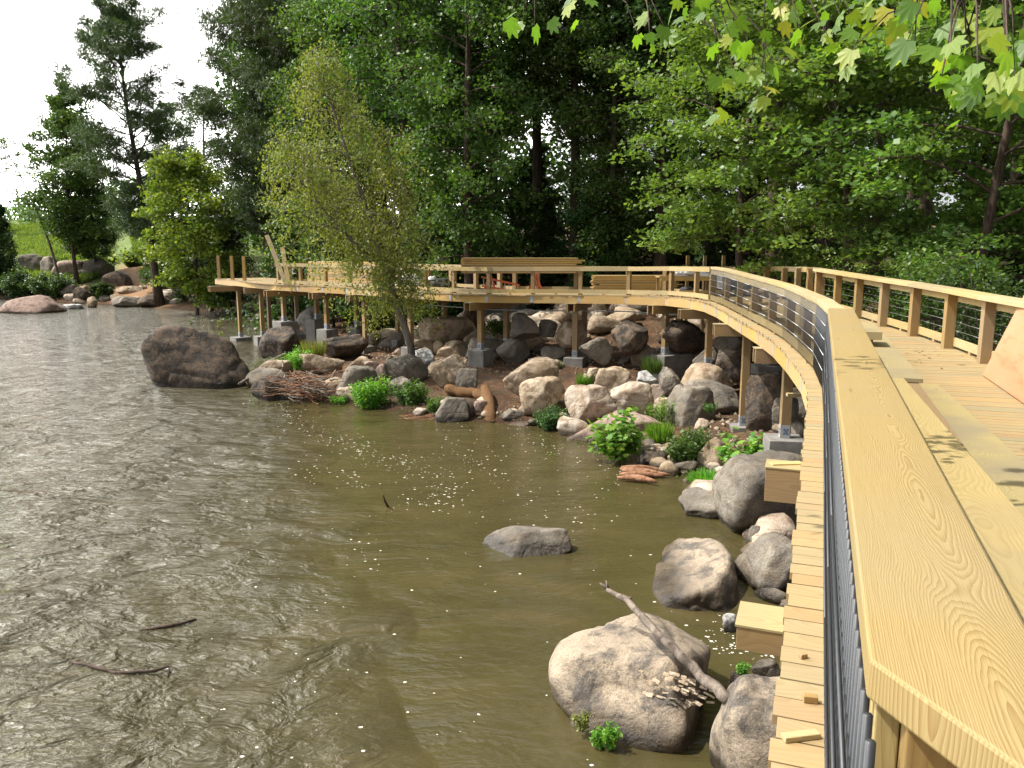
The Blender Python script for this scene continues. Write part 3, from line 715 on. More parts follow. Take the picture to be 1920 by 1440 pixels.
while s < s_end-1: s += 1.55 if s > s_near(4, 28.3) else .95; st_lf.append(s)
railing(st_ln, Wd-.2, 1, True, False, True, capw=.34)
railing(st_lf, Wd-.12, 1, False, False, False)
# short return of the rail at the far end + the uncut posts of the platform
for fx, o_ in ((s_end+.02, .9), (s_end+.02, 2.0)):
    c = off(fx, o_); MB().post(c.x, c.y, ZD+.001, ZD+.95, .135, 0).build('rail_post', M['post'], bw)
a, b = off(s_end+.1, .15, ZD+.925), off(s_end+.1, Wd-.2, ZD+.925); MB().box(a, b, .038, .15).build('top_rail', M['rail'], bw)
a, b = off(s_end+.1, .15, ZD+.12), off(s_end+.1, Wd-.2, ZD+.12); MB().box(a, b, .038, .14).build('bottom_rail', M['rail'], bw)
for px_, Y_ in ((463, 43.3), (441, 44.8), (418, 46.2)):
    c = atY(px_, 500, Y_); cc_ = off(s_near(c.x, c.y), .16)
    o = MB().post(cc_.x, cc_.y, ZD+.001, ZD+1.30, .15, 0).build('uncut_post', M['rail'], bw)
# piers: double beam, post, bracket, concrete footing
def pier(s, zf, over=.45, posts=(.55, 2.4), fw=.62, fh=.55, beamz=ZD-.31, label=None, skip_foot=False, angfix=None, bh=.285):
    p, d, n = pp(s)
    if angfix is not None: n = Vector((math.cos(angfix), math.sin(angfix), 0)); d = Vector((-n.y, n.x, 0))
    ang = math.atan2(n.y, n.x); P = lambda o, dd=0, z=0: Vector((p.x+n.x*o+d.x*dd, p.y+n.y*o+d.y*dd, z))
    for q in (-.125, .125):
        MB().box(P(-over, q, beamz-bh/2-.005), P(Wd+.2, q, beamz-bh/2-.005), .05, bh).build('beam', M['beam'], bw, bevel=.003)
    MB().box(P(-over-.01, 0, beamz+.003), P(.04, 0, beamz+.003), .31, .012).build('beam_cover', M['grey_pine'], bw)
    for i, o in enumerate(posts):
        c = P(o); z0 = zf if i == 0 else max(zf, hz(c.x, c.y)+.25)
        po = MB().post(c.x, c.y, z0, beamz-.002, .19, ang).build('support_post', M['post'], bw, bevel=.005)
        br = MB()
        for q in (-.1, .1): br.box(P(o-.08, q, z0+.13), P(o+.08, q, z0+.13), .006, .26)
        for q in (-.1, .1): br.box(P(o+q, -.08, z0+.13), P(o+q, .08, z0+.13), .006, .26)
        b_ = br.build('post_bracket', M['galv'], po)
        dc = MB()
        for q in (-.104, ):
            for u, v in ((-.03, .17), (.03, .17), (-.03, .09), (.03, .09), (0, .13)):
                dc.box(P(o+q, u-.018, z0+v), P(o+q, u+.018, z0+v), .004, .035)
                dc.box(P(o+u-.018, q, z0+v), P(o+u+.018, q, z0+v), .004, .035)
        dc.build('bracket_marking', M['decal'], po)
        if not skip_foot:
            f = MB().post(c.x, c.y, min(z0-fh, hz(c.x, c.y)-.3), z0-.004, fw, ang); f.build('concrete_footing', M['concrete'], po, bevel=.015)
    return P
def ps(x, y): return s_near(x, y)
pier(ps(1.46, 4.0), 1.0, .25, bh=.13)
pier(ps(2.64, 7.12), 1.0, .31, bh=.31)
pier(ps(4.2, 11.9), 1.1, -.3)
pier(ps(4.95, 15.8), 1.28, .12, fw=.7)
pier(ps(5.3, 20.2), .56, .28)
pier(ps(5.55, 24.9), 1.42, .42, fw=.72)
pier(ps(4.95, 27.4), 1.40, .3, posts=(.45, 1.1), fw=.7)
pier(ps(2.15, 29.1), 1.05, .35, fw=.72)
pier(ps(-1.45, 30.2), 1.2, .35, fw=.72)
pier(ps(-4.6, 33.0), .95, .35)
pier(ps(-7.0, 35.5), .72, .35, fw=.72)
pier(ps(-9.0, 37.3), 1.3, .35, fw=.72)
pier(ps(-11.6, 39.3), 1.5, .4, fw=.85)
pier(ps(-13.6, 41.8), .5, .3, fw=.8)
pier(ps(-15.2, 44.2), .2, 1.3, posts=(.3, 2.0), fw=.9, skip_foot=False)
# conduit slung under the beams
pts = [off(ps(x, y), .9, ZD-.62+R.uniform(-.02, .02)) for x, y in ((5.4, 26.1), (3.7, 28.5), (2.2, 29.1), (.4, 29.6), (-1.3, 30.1), (-3.9, 32.4), (-6, 34.5))]
MB().tube(pts, .022, 6).build('conduit', M['galv'], bw, True)
# plywood form boxes round the near footing
def box_thing(name, lab, cat, px, py, z, w, d, h, ang, mat, group=None):
    c = at(px, py, z); a = ang; dx = Vector((math.cos(a), math.sin(a), 0))*(w/2)
    o = MB().box(c-dx, c+dx, d, h).build(name, mat, None, bevel=.004); return tag(o, lab, cat, group)
box_thing('blocking', 'short pale board under the decking edge beside the near footing post', 'board', 1500, 740, 2.3, .5, .1, .06, .0, M['rail'])
box_thing('blocking', 'offcut lying on the beam end below the near concrete footing', 'board', 1474, 872, 3.02, .30, .10, .05, .1, M['rail'])

# ------------------------------------------------------------------ things on the deck
def plank(name, lab, a, b, w, t, mat, group=None, cat='board', up=(0, 0, 1)):
    return tag(MB().box(a, b, w, t, up).build(name, mat, None, bevel=.003), lab, cat, group)
# pile lying along the inside of the near rail
def along(s0, s1, o, z): return off(s0, o, z), off(s1, o, z)
def seg_straight(sa, o, L, z, dirs=None):
    p = off(sa, o, z); d = pp(s_near(2.3, 6.2))[1]; return p, p+d*L
sA = s_near(.9, 2.4)
GP = 'planks lying along the inside of the near railing'
def pl_px(q1, q2, zt, w, t, lab, mat='rail'):
    """q = far-left, near-left pixel corners of the top face at height zt"""
    a = at(*q1, zt); b = at(*q2, zt); d = (b-a).normalized(); b += d*(0 if 'far part' in lab else 3.2); n = Vector((-d.y, d.x, 0)); a += n*(w/2); b += n*(w/2)
    dz = Vector((0, 0, -t/2)); return plank('loose_plank', lab, a+dz, b+dz, w, t, M[mat], GP)
pl_px((1630, 706), (1800, 985), ZD+.50, .29, .05, 'long bright plank on top of the pile just right of the near cap board')
pl_px((1680, 716), (1905, 990), ZD+.05, .46, .045, 'stained greenish plank lying flat on the deck outside the pile', 'grey_pine')
pl_px((1588, 604), (1640, 706), ZD+.46, .42, .04, 'shaded wide board on the far part of the pile', 'grey_pine')
a = at(1606, 640, ZD+.0)
for i, (o_, z_, L_, lab) in enumerate([(.80, .02, 9.9, 'bottom plank of the pile inside the near rail'), (.83, .07, 9.6, 'second plank up in the pile inside the near rail'), (.78, .12, 9.8, 'middle plank of the pile inside the near rail'),
                                        (.84, .17, 9.4, 'fourth plank up in the pile inside the near rail'), (.80, .22, 9.7, 'plank just under the top of the pile inside the near rail'), (.86, .27, 9.5, 'dark edged plank in the upper half of the near pile'), (.82, .33, 9.7, 'plank two below the bright top plank of the pile'), (.85, .39, 9.6, 'edge stained plank just under the bright top plank')]):
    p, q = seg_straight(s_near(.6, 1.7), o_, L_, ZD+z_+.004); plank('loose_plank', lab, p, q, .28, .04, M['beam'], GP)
c = at(1572, 577, ZD+.75)
d = pp(s_near(3.4, 9))[1]; c = off(s_near(3.75, 10.4), .72, ZD+.60)
plank('timber_block', 'dark ended timber block beside the bend of the cap board', c-d*.25, c+d*.35, .34, .10, M['grey_pine'])
plank('timber_block', 'upright offcut under the timber block at the bend of the rail', Vector((c.x, c.y, ZD+.002)), Vector((c.x, c.y, ZD+.54)), .14, .14, M['beam'], up=(1, 0, 0))
# plywood sheet leaning on the land rail
b1 = at(1843, 705, ZD+.004); b2 = at(1911, 752, ZD+.004); dd = (b2-b1).normalized(); b2 = b1+dd*2.2
nrm = Vector((dd.y, -dd.x, 0)); nrm = nrm if nrm.x > 0 else -nrm
top = nrm*.40+Vector((0, 0, 1.10)); t = Vector((-.012, 0, .018))
mb = MB(); mb.hexa([b1, b2, b2+top, b1+top, b1+t, b2+t, b2+top+t, b1+top+t]); tag(mb.build('plywood_sheet', M['ply'], None), 'orange tinted plywood sheet leaning against the land side railing', 'plywood')

def weeds():
    rg = np.random.default_rng(31); n = 60000; x = rg.uniform(-12, 6, n); y = rg.uniform(14, 36, n); d = sdist(x, y); k = (d > .02) & (d < 3.2) & (vnoise(x, y, .8, 9)+vnoise(x, y, 2.6, 10)*.5 > .14)
    x, y = x[k], y[k]; z = height(x, y); n = len(x); c = np.stack([x, y, z+rg.uniform(.01, .12, n)], 1)
    nr = unit(rg.normal(size=(n, 3))*.5+[0, 0, 1]); dr = unit(np.cross(nr, rg.normal(size=(n, 3)))); wv = np.cross(nr, dr); s_ = rg.uniform(.015, .045, (n, 1))
    tag(link('ground_weeds', quads('ground_weeds', c, dr*s_, wv*s_*.55, M['leaf'])), 'low green weeds creeping between the stones of the bank', 'weeds', kind='stuff')
weeds()
def stack(cx, cy, ang, L, wb, nb, tb, nl, z0, grp, lab, gap=.0, seed=0):
    rr = random.Random(seed); dx = Vector((math.cos(ang), math.sin(ang), 0)); dy = Vector((-dx.y, dx.x, 0))
    for l in range(nl):
        for b in range(nb):
            sh = rr.uniform(-.07, .07)+(.25 if rr.random() < .12 else 0); LL = L*rr.uniform(.985, 1.0); c = Vector((cx, cy, z0+tb*(l+.5)))+dy*(wb*(b-(nb-1)/2))+dx*sh
            o = MB().box(c-dx*LL/2+dy*rr.uniform(-.008, .008), c+dx*LL/2+dy*rr.uniform(-.008, .008), wb-.012, tb-.012-gap).build('lumber_board', M['rail'] if rr.random() < .8 else M['deck'], None)
            tag(o, lab, 'board', grp)
def trestle(c, ang, h, lab, col='orange'):
    root = empty('sawhorse', (c[0], c[1], ZD), lab, 'sawhorse', 'orange sawhorses under the lumber'); dx = Vector((math.cos(ang), math.sin(ang), 0)); dy = Vector((-dx.y, dx.x, 0)); c = Vector((c[0], c[1], 0))
    MB().box(c-dx*.45+Vector((0, 0, ZD+h-.05)), c+dx*.45+Vector((0, 0, ZD+h-.05)), .09, .1).build('top_beam', M[col], root)
    for e in (-1, 1):
        for q in (-1, 1): MB().box(c+dx*(.38*e)+dy*(.03*q)+Vector((0, 0, ZD+h-.1)), c+dx*(.42*e)+dy*(.24*q)+Vector((0, 0, ZD+.002)), .06, .03, up=dx).build('leg', M[col], root)
        MB().box(c+dx*(.40*e)+dy*-.15+Vector((0, 0, ZD+.28)), c+dx*(.40*e)+dy*.15+Vector((0, 0, ZD+.28)), .02, .05).build('brace', M[col], root)
ZT = ZD+.74
cA = atY(974, 500, 31.6); angA = .06
stack(cA.x, cA.y, angA, 4.45, .14, 5, .075, 8, ZT, 'lumber stack raised on sawhorses', 'yellow board of the long lumber stack raised on orange sawhorses', seed=1)
def _n(): pass
trestle((cA.x-1.15, cA.y+.05), PI/2+angA, .74, 'orange sawhorse under the left end of the raised lumber stack')
trestle((cA.x+.62, cA.y-.1), PI/2+angA, .74, 'orange sawhorse under the right half of the raised lumber stack')
# orange ladder lying on its side below the stack
root = empty('ladder', (cA.x-1.2, cA.y-1.0, ZD), 'orange ladder propped on its side beneath the raised lumber stack', 'ladder')
pa = Vector((cA.x-1.45, cA.y-.75, ZD+.62)); pb = Vector((cA.x+.0, cA.y-.55, ZD+.30))
for dz in (0, -.34):
    MB().box(pa+Vector((0, dz*-.2, dz)), pb+Vector((0, dz*-.2, dz*.75)), .03, .07).build('ladder_rail', M['orange'], root)
for i in range(9):
    c = pa.lerp(pb, (i+.5)/9); MB().tube([c, c+Vector((0, .07, -.32))], .014, 6).build('rung', M['galv'], root)
cB = atY(1180, 530, 30.7)
stack(cB.x+.2, cB.y+.1, .03, 3.2, .14, 5, .062, 11, ZD+.01, 'lumber stack on the deck right of the sawhorses', 'tan board of the low lumber stack lying on the deck at centre', seed=2)
cC = off(s_near(-8.6, 37.0), 1.5); dC = pp(s_near(-8.6, 37.0))[1]
stack(cC.x, cC.y, math.atan2(dC.y, dC.x), 5.0, .19, 4, .12, 9, ZD+.01, 'lumber stack at the far left end of the boardwalk', 'thick board of the tall lumber stack near the far left end of the boardwalk', seed=3)
# two boards leaning against that stack
a = atY(536, 523, 38.2); a.z = ZD+.02; b = atY(500, 441, 38.9); plank('leaning_board', 'taller board leaning to the left against the far left lumber stack', a, b, .20, .06, M['rail'], 'boards leaning on the far stack', up=(.3, -1, 0))
a = atY(541, 523, 38.0); a.z = ZD+.02; b = atY(529, 464, 38.6); plank('leaning_board', 'shorter upright board leaning on the far left lumber stack', a, b, .20, .06, M['rail'], 'boards leaning on the far stack', up=(.3, -1, 0))
# folding chair
c = off(s_end+.9, 1.4); root = empty('folding_chair', (c.x, c.y, ZD), 'white folding chair at the far left end of the boardwalk', 'chair')
for q in (-.2, .2):
    MB().tube([c+Vector((-.22, q, ZD)), c+Vector((.12, q, ZD+.85))], .015, 6).build('leg', M['galv'], root); MB().tube([c+Vector((.25, q, ZD)), c+Vector((-.2, q, ZD+.46))], .015, 6).build('leg', M['galv'], root)
MB().box(c+Vector((-.2, 0, ZD+.46)), c+Vector((.2, 0, ZD+.46)), .42, .03).build('seat', M['white_sheet'], root)
MB().box(c+Vector((.11, -.2, ZD+.75)), c+Vector((.11, .2, ZD+.75)), .03, .2).build('backrest', M['white_sheet'], root)
def crumple(name, lab, cat, c, rx, ry, rz, mat, seed=0, amp=.25, ang=0, pointy=2.0):
    bm = bmesh.new(); bmesh.ops.create_icosphere(bm, subdivisions=4, radius=1)
    for v in bm.verts:
        n = mnoise.fractal(v.co*pointy+Vector((seed*9, 0, 0)), .9, 2, 4); k = 1+amp*n; x, y, z = v.co.x*rx*k, v.co.y*ry*k, max(v.co.z, -.35)*rz*k
        v.co = Vector((c[0]+x*math.cos(ang)-y*math.sin(ang), c[1]+x*math.sin(ang)+y*math.cos(ang), c[2]+z))
    me = bpy.data.meshes.new(name); bm.to_mesh(me); bm.free(); me.materials.append(M[mat]); me.polygons.foreach_set('use_smooth', [True]*len(me.polygons)); return tag(link(name, me), lab, cat)
c = atY(765, 522, 34.0); crumple('wrapped_bundle', 'lumpy bundle wrapped in white plastic behind the birch trunk', 'bundle', (c.x, c.y, ZD+.28), .62, .45, .38, 'white_sheet', 1)
c = atY(826, 520, 33.0); crumple('bag', 'dark bag with a pale top beside the white bundle on the deck', 'bag', (c.x, c.y, ZD+.2), .45, .3, .30, 'dark_cloth', 2)
c = atY(815, 517, 33.0); crumple('hard_hat', 'small white rounded lump on the dark bag', 'helmet', (c.x-.1, c.y, ZD+.47), .16, .13, .12, 'white_sheet', 4, .1)
# work table with white sheeting
c = atY(1278, 530, 28.2); root = empty('work_table', (c.x, c.y, ZD), 'rough timber work table covered in white plastic behind the curve of the rail', 'table')
MB().box(c+Vector((-.85, 0, 0)).lerp(Vector(), 0)+Vector((0, 0, ZD+.66-c.z)), c+Vector((.95, 0, ZD+.66-c.z)), .8, .05).build('table_top', M['rail'], root)
MB().box(Vector((c.x-.8, c.y-.42, ZD+.58)), Vector((c.x+.9, c.y-.42, ZD+.58)), .03, .13).build('apron', M['rail'], root)
for qx in (-.78, .88):
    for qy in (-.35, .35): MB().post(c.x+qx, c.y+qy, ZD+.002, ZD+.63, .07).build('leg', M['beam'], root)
MB().box(Vector((c.x-.78, c.y-.35, ZD+.14)), Vector((c.x+.88, c.y-.35, ZD+.14)), .04, .09).build('stretcher', M['rail'], root)
crumple('plastic_sheet', 'crumpled white plastic sheeting heaped on the work table', 'sheet', (c.x+.5, c.y, ZD+.74), .75, .38, .24, 'white_sheet', 5, .5)
crumple('plastic_sheet', 'white plastic sheeting hanging down at the right of the work table', 'sheet', (c.x+1.2, c.y-.5, ZD+.42), .16, .2, .40, 'white_sheet', 6, .4)
c2 = atY(1288, 545, 26.6); MB_ = MB(); root = empty('crate', (c2.x, c2.y, ZD), 'small open wooden crate of dark tools below the work table', 'crate')
for q in (-1, 1): MB().box(Vector((c2.x-.3, c2.y+q*.2, ZD+.12)), Vector((c2.x+.3, c2.y+q*.2, ZD+.12)), .025, .2).build('side_panel', M['rail'], root); MB().box(Vector((c2.x+q*.3, c2.y-.19, ZD+.12)), Vector((c2.x+q*.3, c2.y+.19, ZD+.12)), .025, .2).build('end_panel', M['rail'], root)
crumple('tool_bag', 'dark tool bag sitting in the open wooden crate', 'bag', (c2.x, c2.y, ZD+.18), .24, .15, .16, 'dark_cloth', 7)
for (px_, Y_, h_, lab) in ((1400, 20.5, .5, 'small timber offcut bench seen through the balusters at the bend'), (1425, 18.5, .34, 'low pile of offcuts on the deck seen through the balusters')):
    c = atY(px_+6, 560, Y_); root = empty('offcut_bench', (c.x, c.y, ZD), lab, 'bench', None)
    MB().box(Vector((c.x-.3, c.y, ZD+h_)), Vector((c.x+.3, c.y, ZD+h_)), .3, .05).build('seat', M['rail'], root)
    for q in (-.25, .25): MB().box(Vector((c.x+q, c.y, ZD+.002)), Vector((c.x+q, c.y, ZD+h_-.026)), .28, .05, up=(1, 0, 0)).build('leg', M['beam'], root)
for px_, lab in ((1290, 'left of three tall uncut posts rising behind the railing bend'), (1322, 'middle one of three tall uncut posts behind the railing bend'), (1357, 'right of three tall uncut posts rising behind the railing bend')):
    c = atY(px_, 480, 31.5); tag(MB().post(c.x, c.y, hz(c.x, c.y)-.2, c.z+.02, .12).build('timber_post', M['post'], None), lab, 'post', 'tall uncut posts behind the railing bend')
# scraps on the river edge of the decking
c = at(1516, 1308, ZD+.016); plank('wood_scrap', 'small square scrap on the edge of the near decking', c+Vector((-.02, 0, 0)), c+Vector((.03, -.01, 0)), .03, .028, M['beam'], 'wood scraps on the decking edge')
c = at(1500, 1382, ZD+.012); plank('wood_scrap', 'long thin wedge scrap lying across the near decking edge', c+Vector((-.06, -.005, 0)), c+Vector((.07, .02, 0)), .035, .02, M['rail'], 'wood scraps on the decking edge')
c = at(1506, 1230, ZD+.012); plank('wood_scrap', 'tiny dark scrap on the decking edge beyond the square one', c+Vector((-.015, 0, 0)), c+Vector((.015, .01, 0)), .025, .02, M['beam'], 'wood scraps on the decking edge')
c = at(1375, 780, 1.0)
# fallen leaves on the deck
rg = np.random.default_rng(3); n = 120; px_ = np.clip(rg.normal(1690, 45, n), 1600, 1830); py_ = np.clip(rg.normal(655, 22, n), 612, 740)
cs = np.array([at(a, b, ZD+.008+rg.random()*.01) for a, b in zip(px_, py_)]); d = rg.normal(size=(n, 3))*[1, 1, .12]; d = unit(d)*.04*rg.uniform(.5, 1.3, (n, 1)); wv = unit(np.cross(d, [0, 0, 1]))*.02
tag(link('fallen_leaves', quads('fallen_leaves', cs, d, wv, M['litter'])), 'scattered dry brown leaves on the decking at right', 'leaf litter', kind='stuff')

# ------------------------------------------------------------------ rocks
_bm = bmesh.new(); bmesh.ops.create_icosphere(_bm, subdivisions=5, radius=1); _bm.verts.ensure_lookup_table()
ICO5 = (np.array([v.co[:] for v in _bm.verts]), [tuple(v.index for v in f.verts) for f in _bm.faces]); _bm.free()
_bm = bmesh.new(); bmesh.ops.create_icosphere(_bm, subdivisions=3, radius=1)
ICO3 = (np.array([v.co[:] for v in _bm.verts]), [tuple(v.index for v in f.verts) for f in _bm.faces]); _bm.free()
def rock_co(hx, hy, hz_, seed, ang=.5, yaw=0, big=True, lean=0):
    D_, F_ = ICO5 if big else ICO3; rg = np.random.default_rng(seed+100)
    n = int(17-7*ang); N = unit(rg.normal(size=(n, 3))*[1, 1, .8]); h = rg.uniform(.60-.12*ang, .95, n)
    N = np.vstack([N, [[0, 0, 1], [0, 0, -1]]]); h = np.append(h, [.86, .9])
    dot = D_@N.T; r = h/np.maximum(dot, .05); k = 7+80*ang*ang
    r = np.hstack([r, np.full((len(D_), 1), 1.06)]); rr_ = -np.log(np.exp(-k*np.minimum(r, 2.2)).sum(1))/k
    rr_ = np.clip(rr_, .3, 1.2); P = D_*rr_[:, None]
    out = np.empty_like(P); am = .05+.03*ang; sz = max(hx, hy)
    for i, p in enumerate(P):
        v = Vector(p)*1.6+Vector((seed*3.1, 0, 0)); q = mnoise.fractal(v, 1., 2., 5 if big else 3); q2 = mnoise.noise(v*.5)
        rdg = (1-abs(mnoise.noise(v*1.4+Vector((5, 5, 5)))))**6
        ck = 0.
        if big and ang > .3:
            dv = mnoise.voronoi(v*.62)[0]; ck = max(0., 1-(dv[1]-dv[0])/.09)
        out[i] = p*(1+am*q+.07*q2-.02*rdg-.045*ck)
    ex = (out.max(0)-out.min(0))/2; out = (out-(out.max(0)+out.min(0))/2)/ex
    out = out*[hx, hy, hz_]; out[:, 0] += lean*out[:, 2]; c, s = math.cos(yaw), math.sin(yaw)
    x = out[:, 0]*c-out[:, 1]*s; y = out[:, 0]*s+out[:, 1]*c; return np.stack([x, y, out[:, 2]], 1), F_
rock_n = [0]
def rock(x0, x1, yt, yb, mat, lab, z=None, dep=.8, ang=.5, bury=.35, yaw=0, group=None, name='boulder', seed=None, lean=0, cat='rock'):
    rock_n[0] += 1; sd = seed if seed is not None else rock_n[0]
    xc = (x0+x1)/2; f = hit(xc, yb) if z is None else at(xc, yb, z)
    mpp = f.y/ray(xc, yb)[1]; hx = (x1-x0)/2*mpp; hy = hx*dep; Yc = f.y+hy*.85
    pc = atY(xc, yt, Yc); zt = max(pc.z, f.z+.12*hx); zb = f.z-bury*(zt-f.z)-.1; zc = (zt+zb)/2
    P, Fc = rock_co(hx*1.02, hy, (zt-zb)/2, sd, ang, yaw, (x1-x0) > 34, lean)
    cx = xc; X = (cx-960)*mpp*(Yc/f.y)**.6
    me = bpy.data.meshes.new(name); me.from_pydata((P+[0, 0, 0]).tolist(), [], Fc); me.materials.append(M[mat]); me.polygons.foreach_set('use_smooth', [True]*len(me.polygons))
    o = link(name, me); o.location = (X, Yc, zc); return tag(o, lab, cat, group)
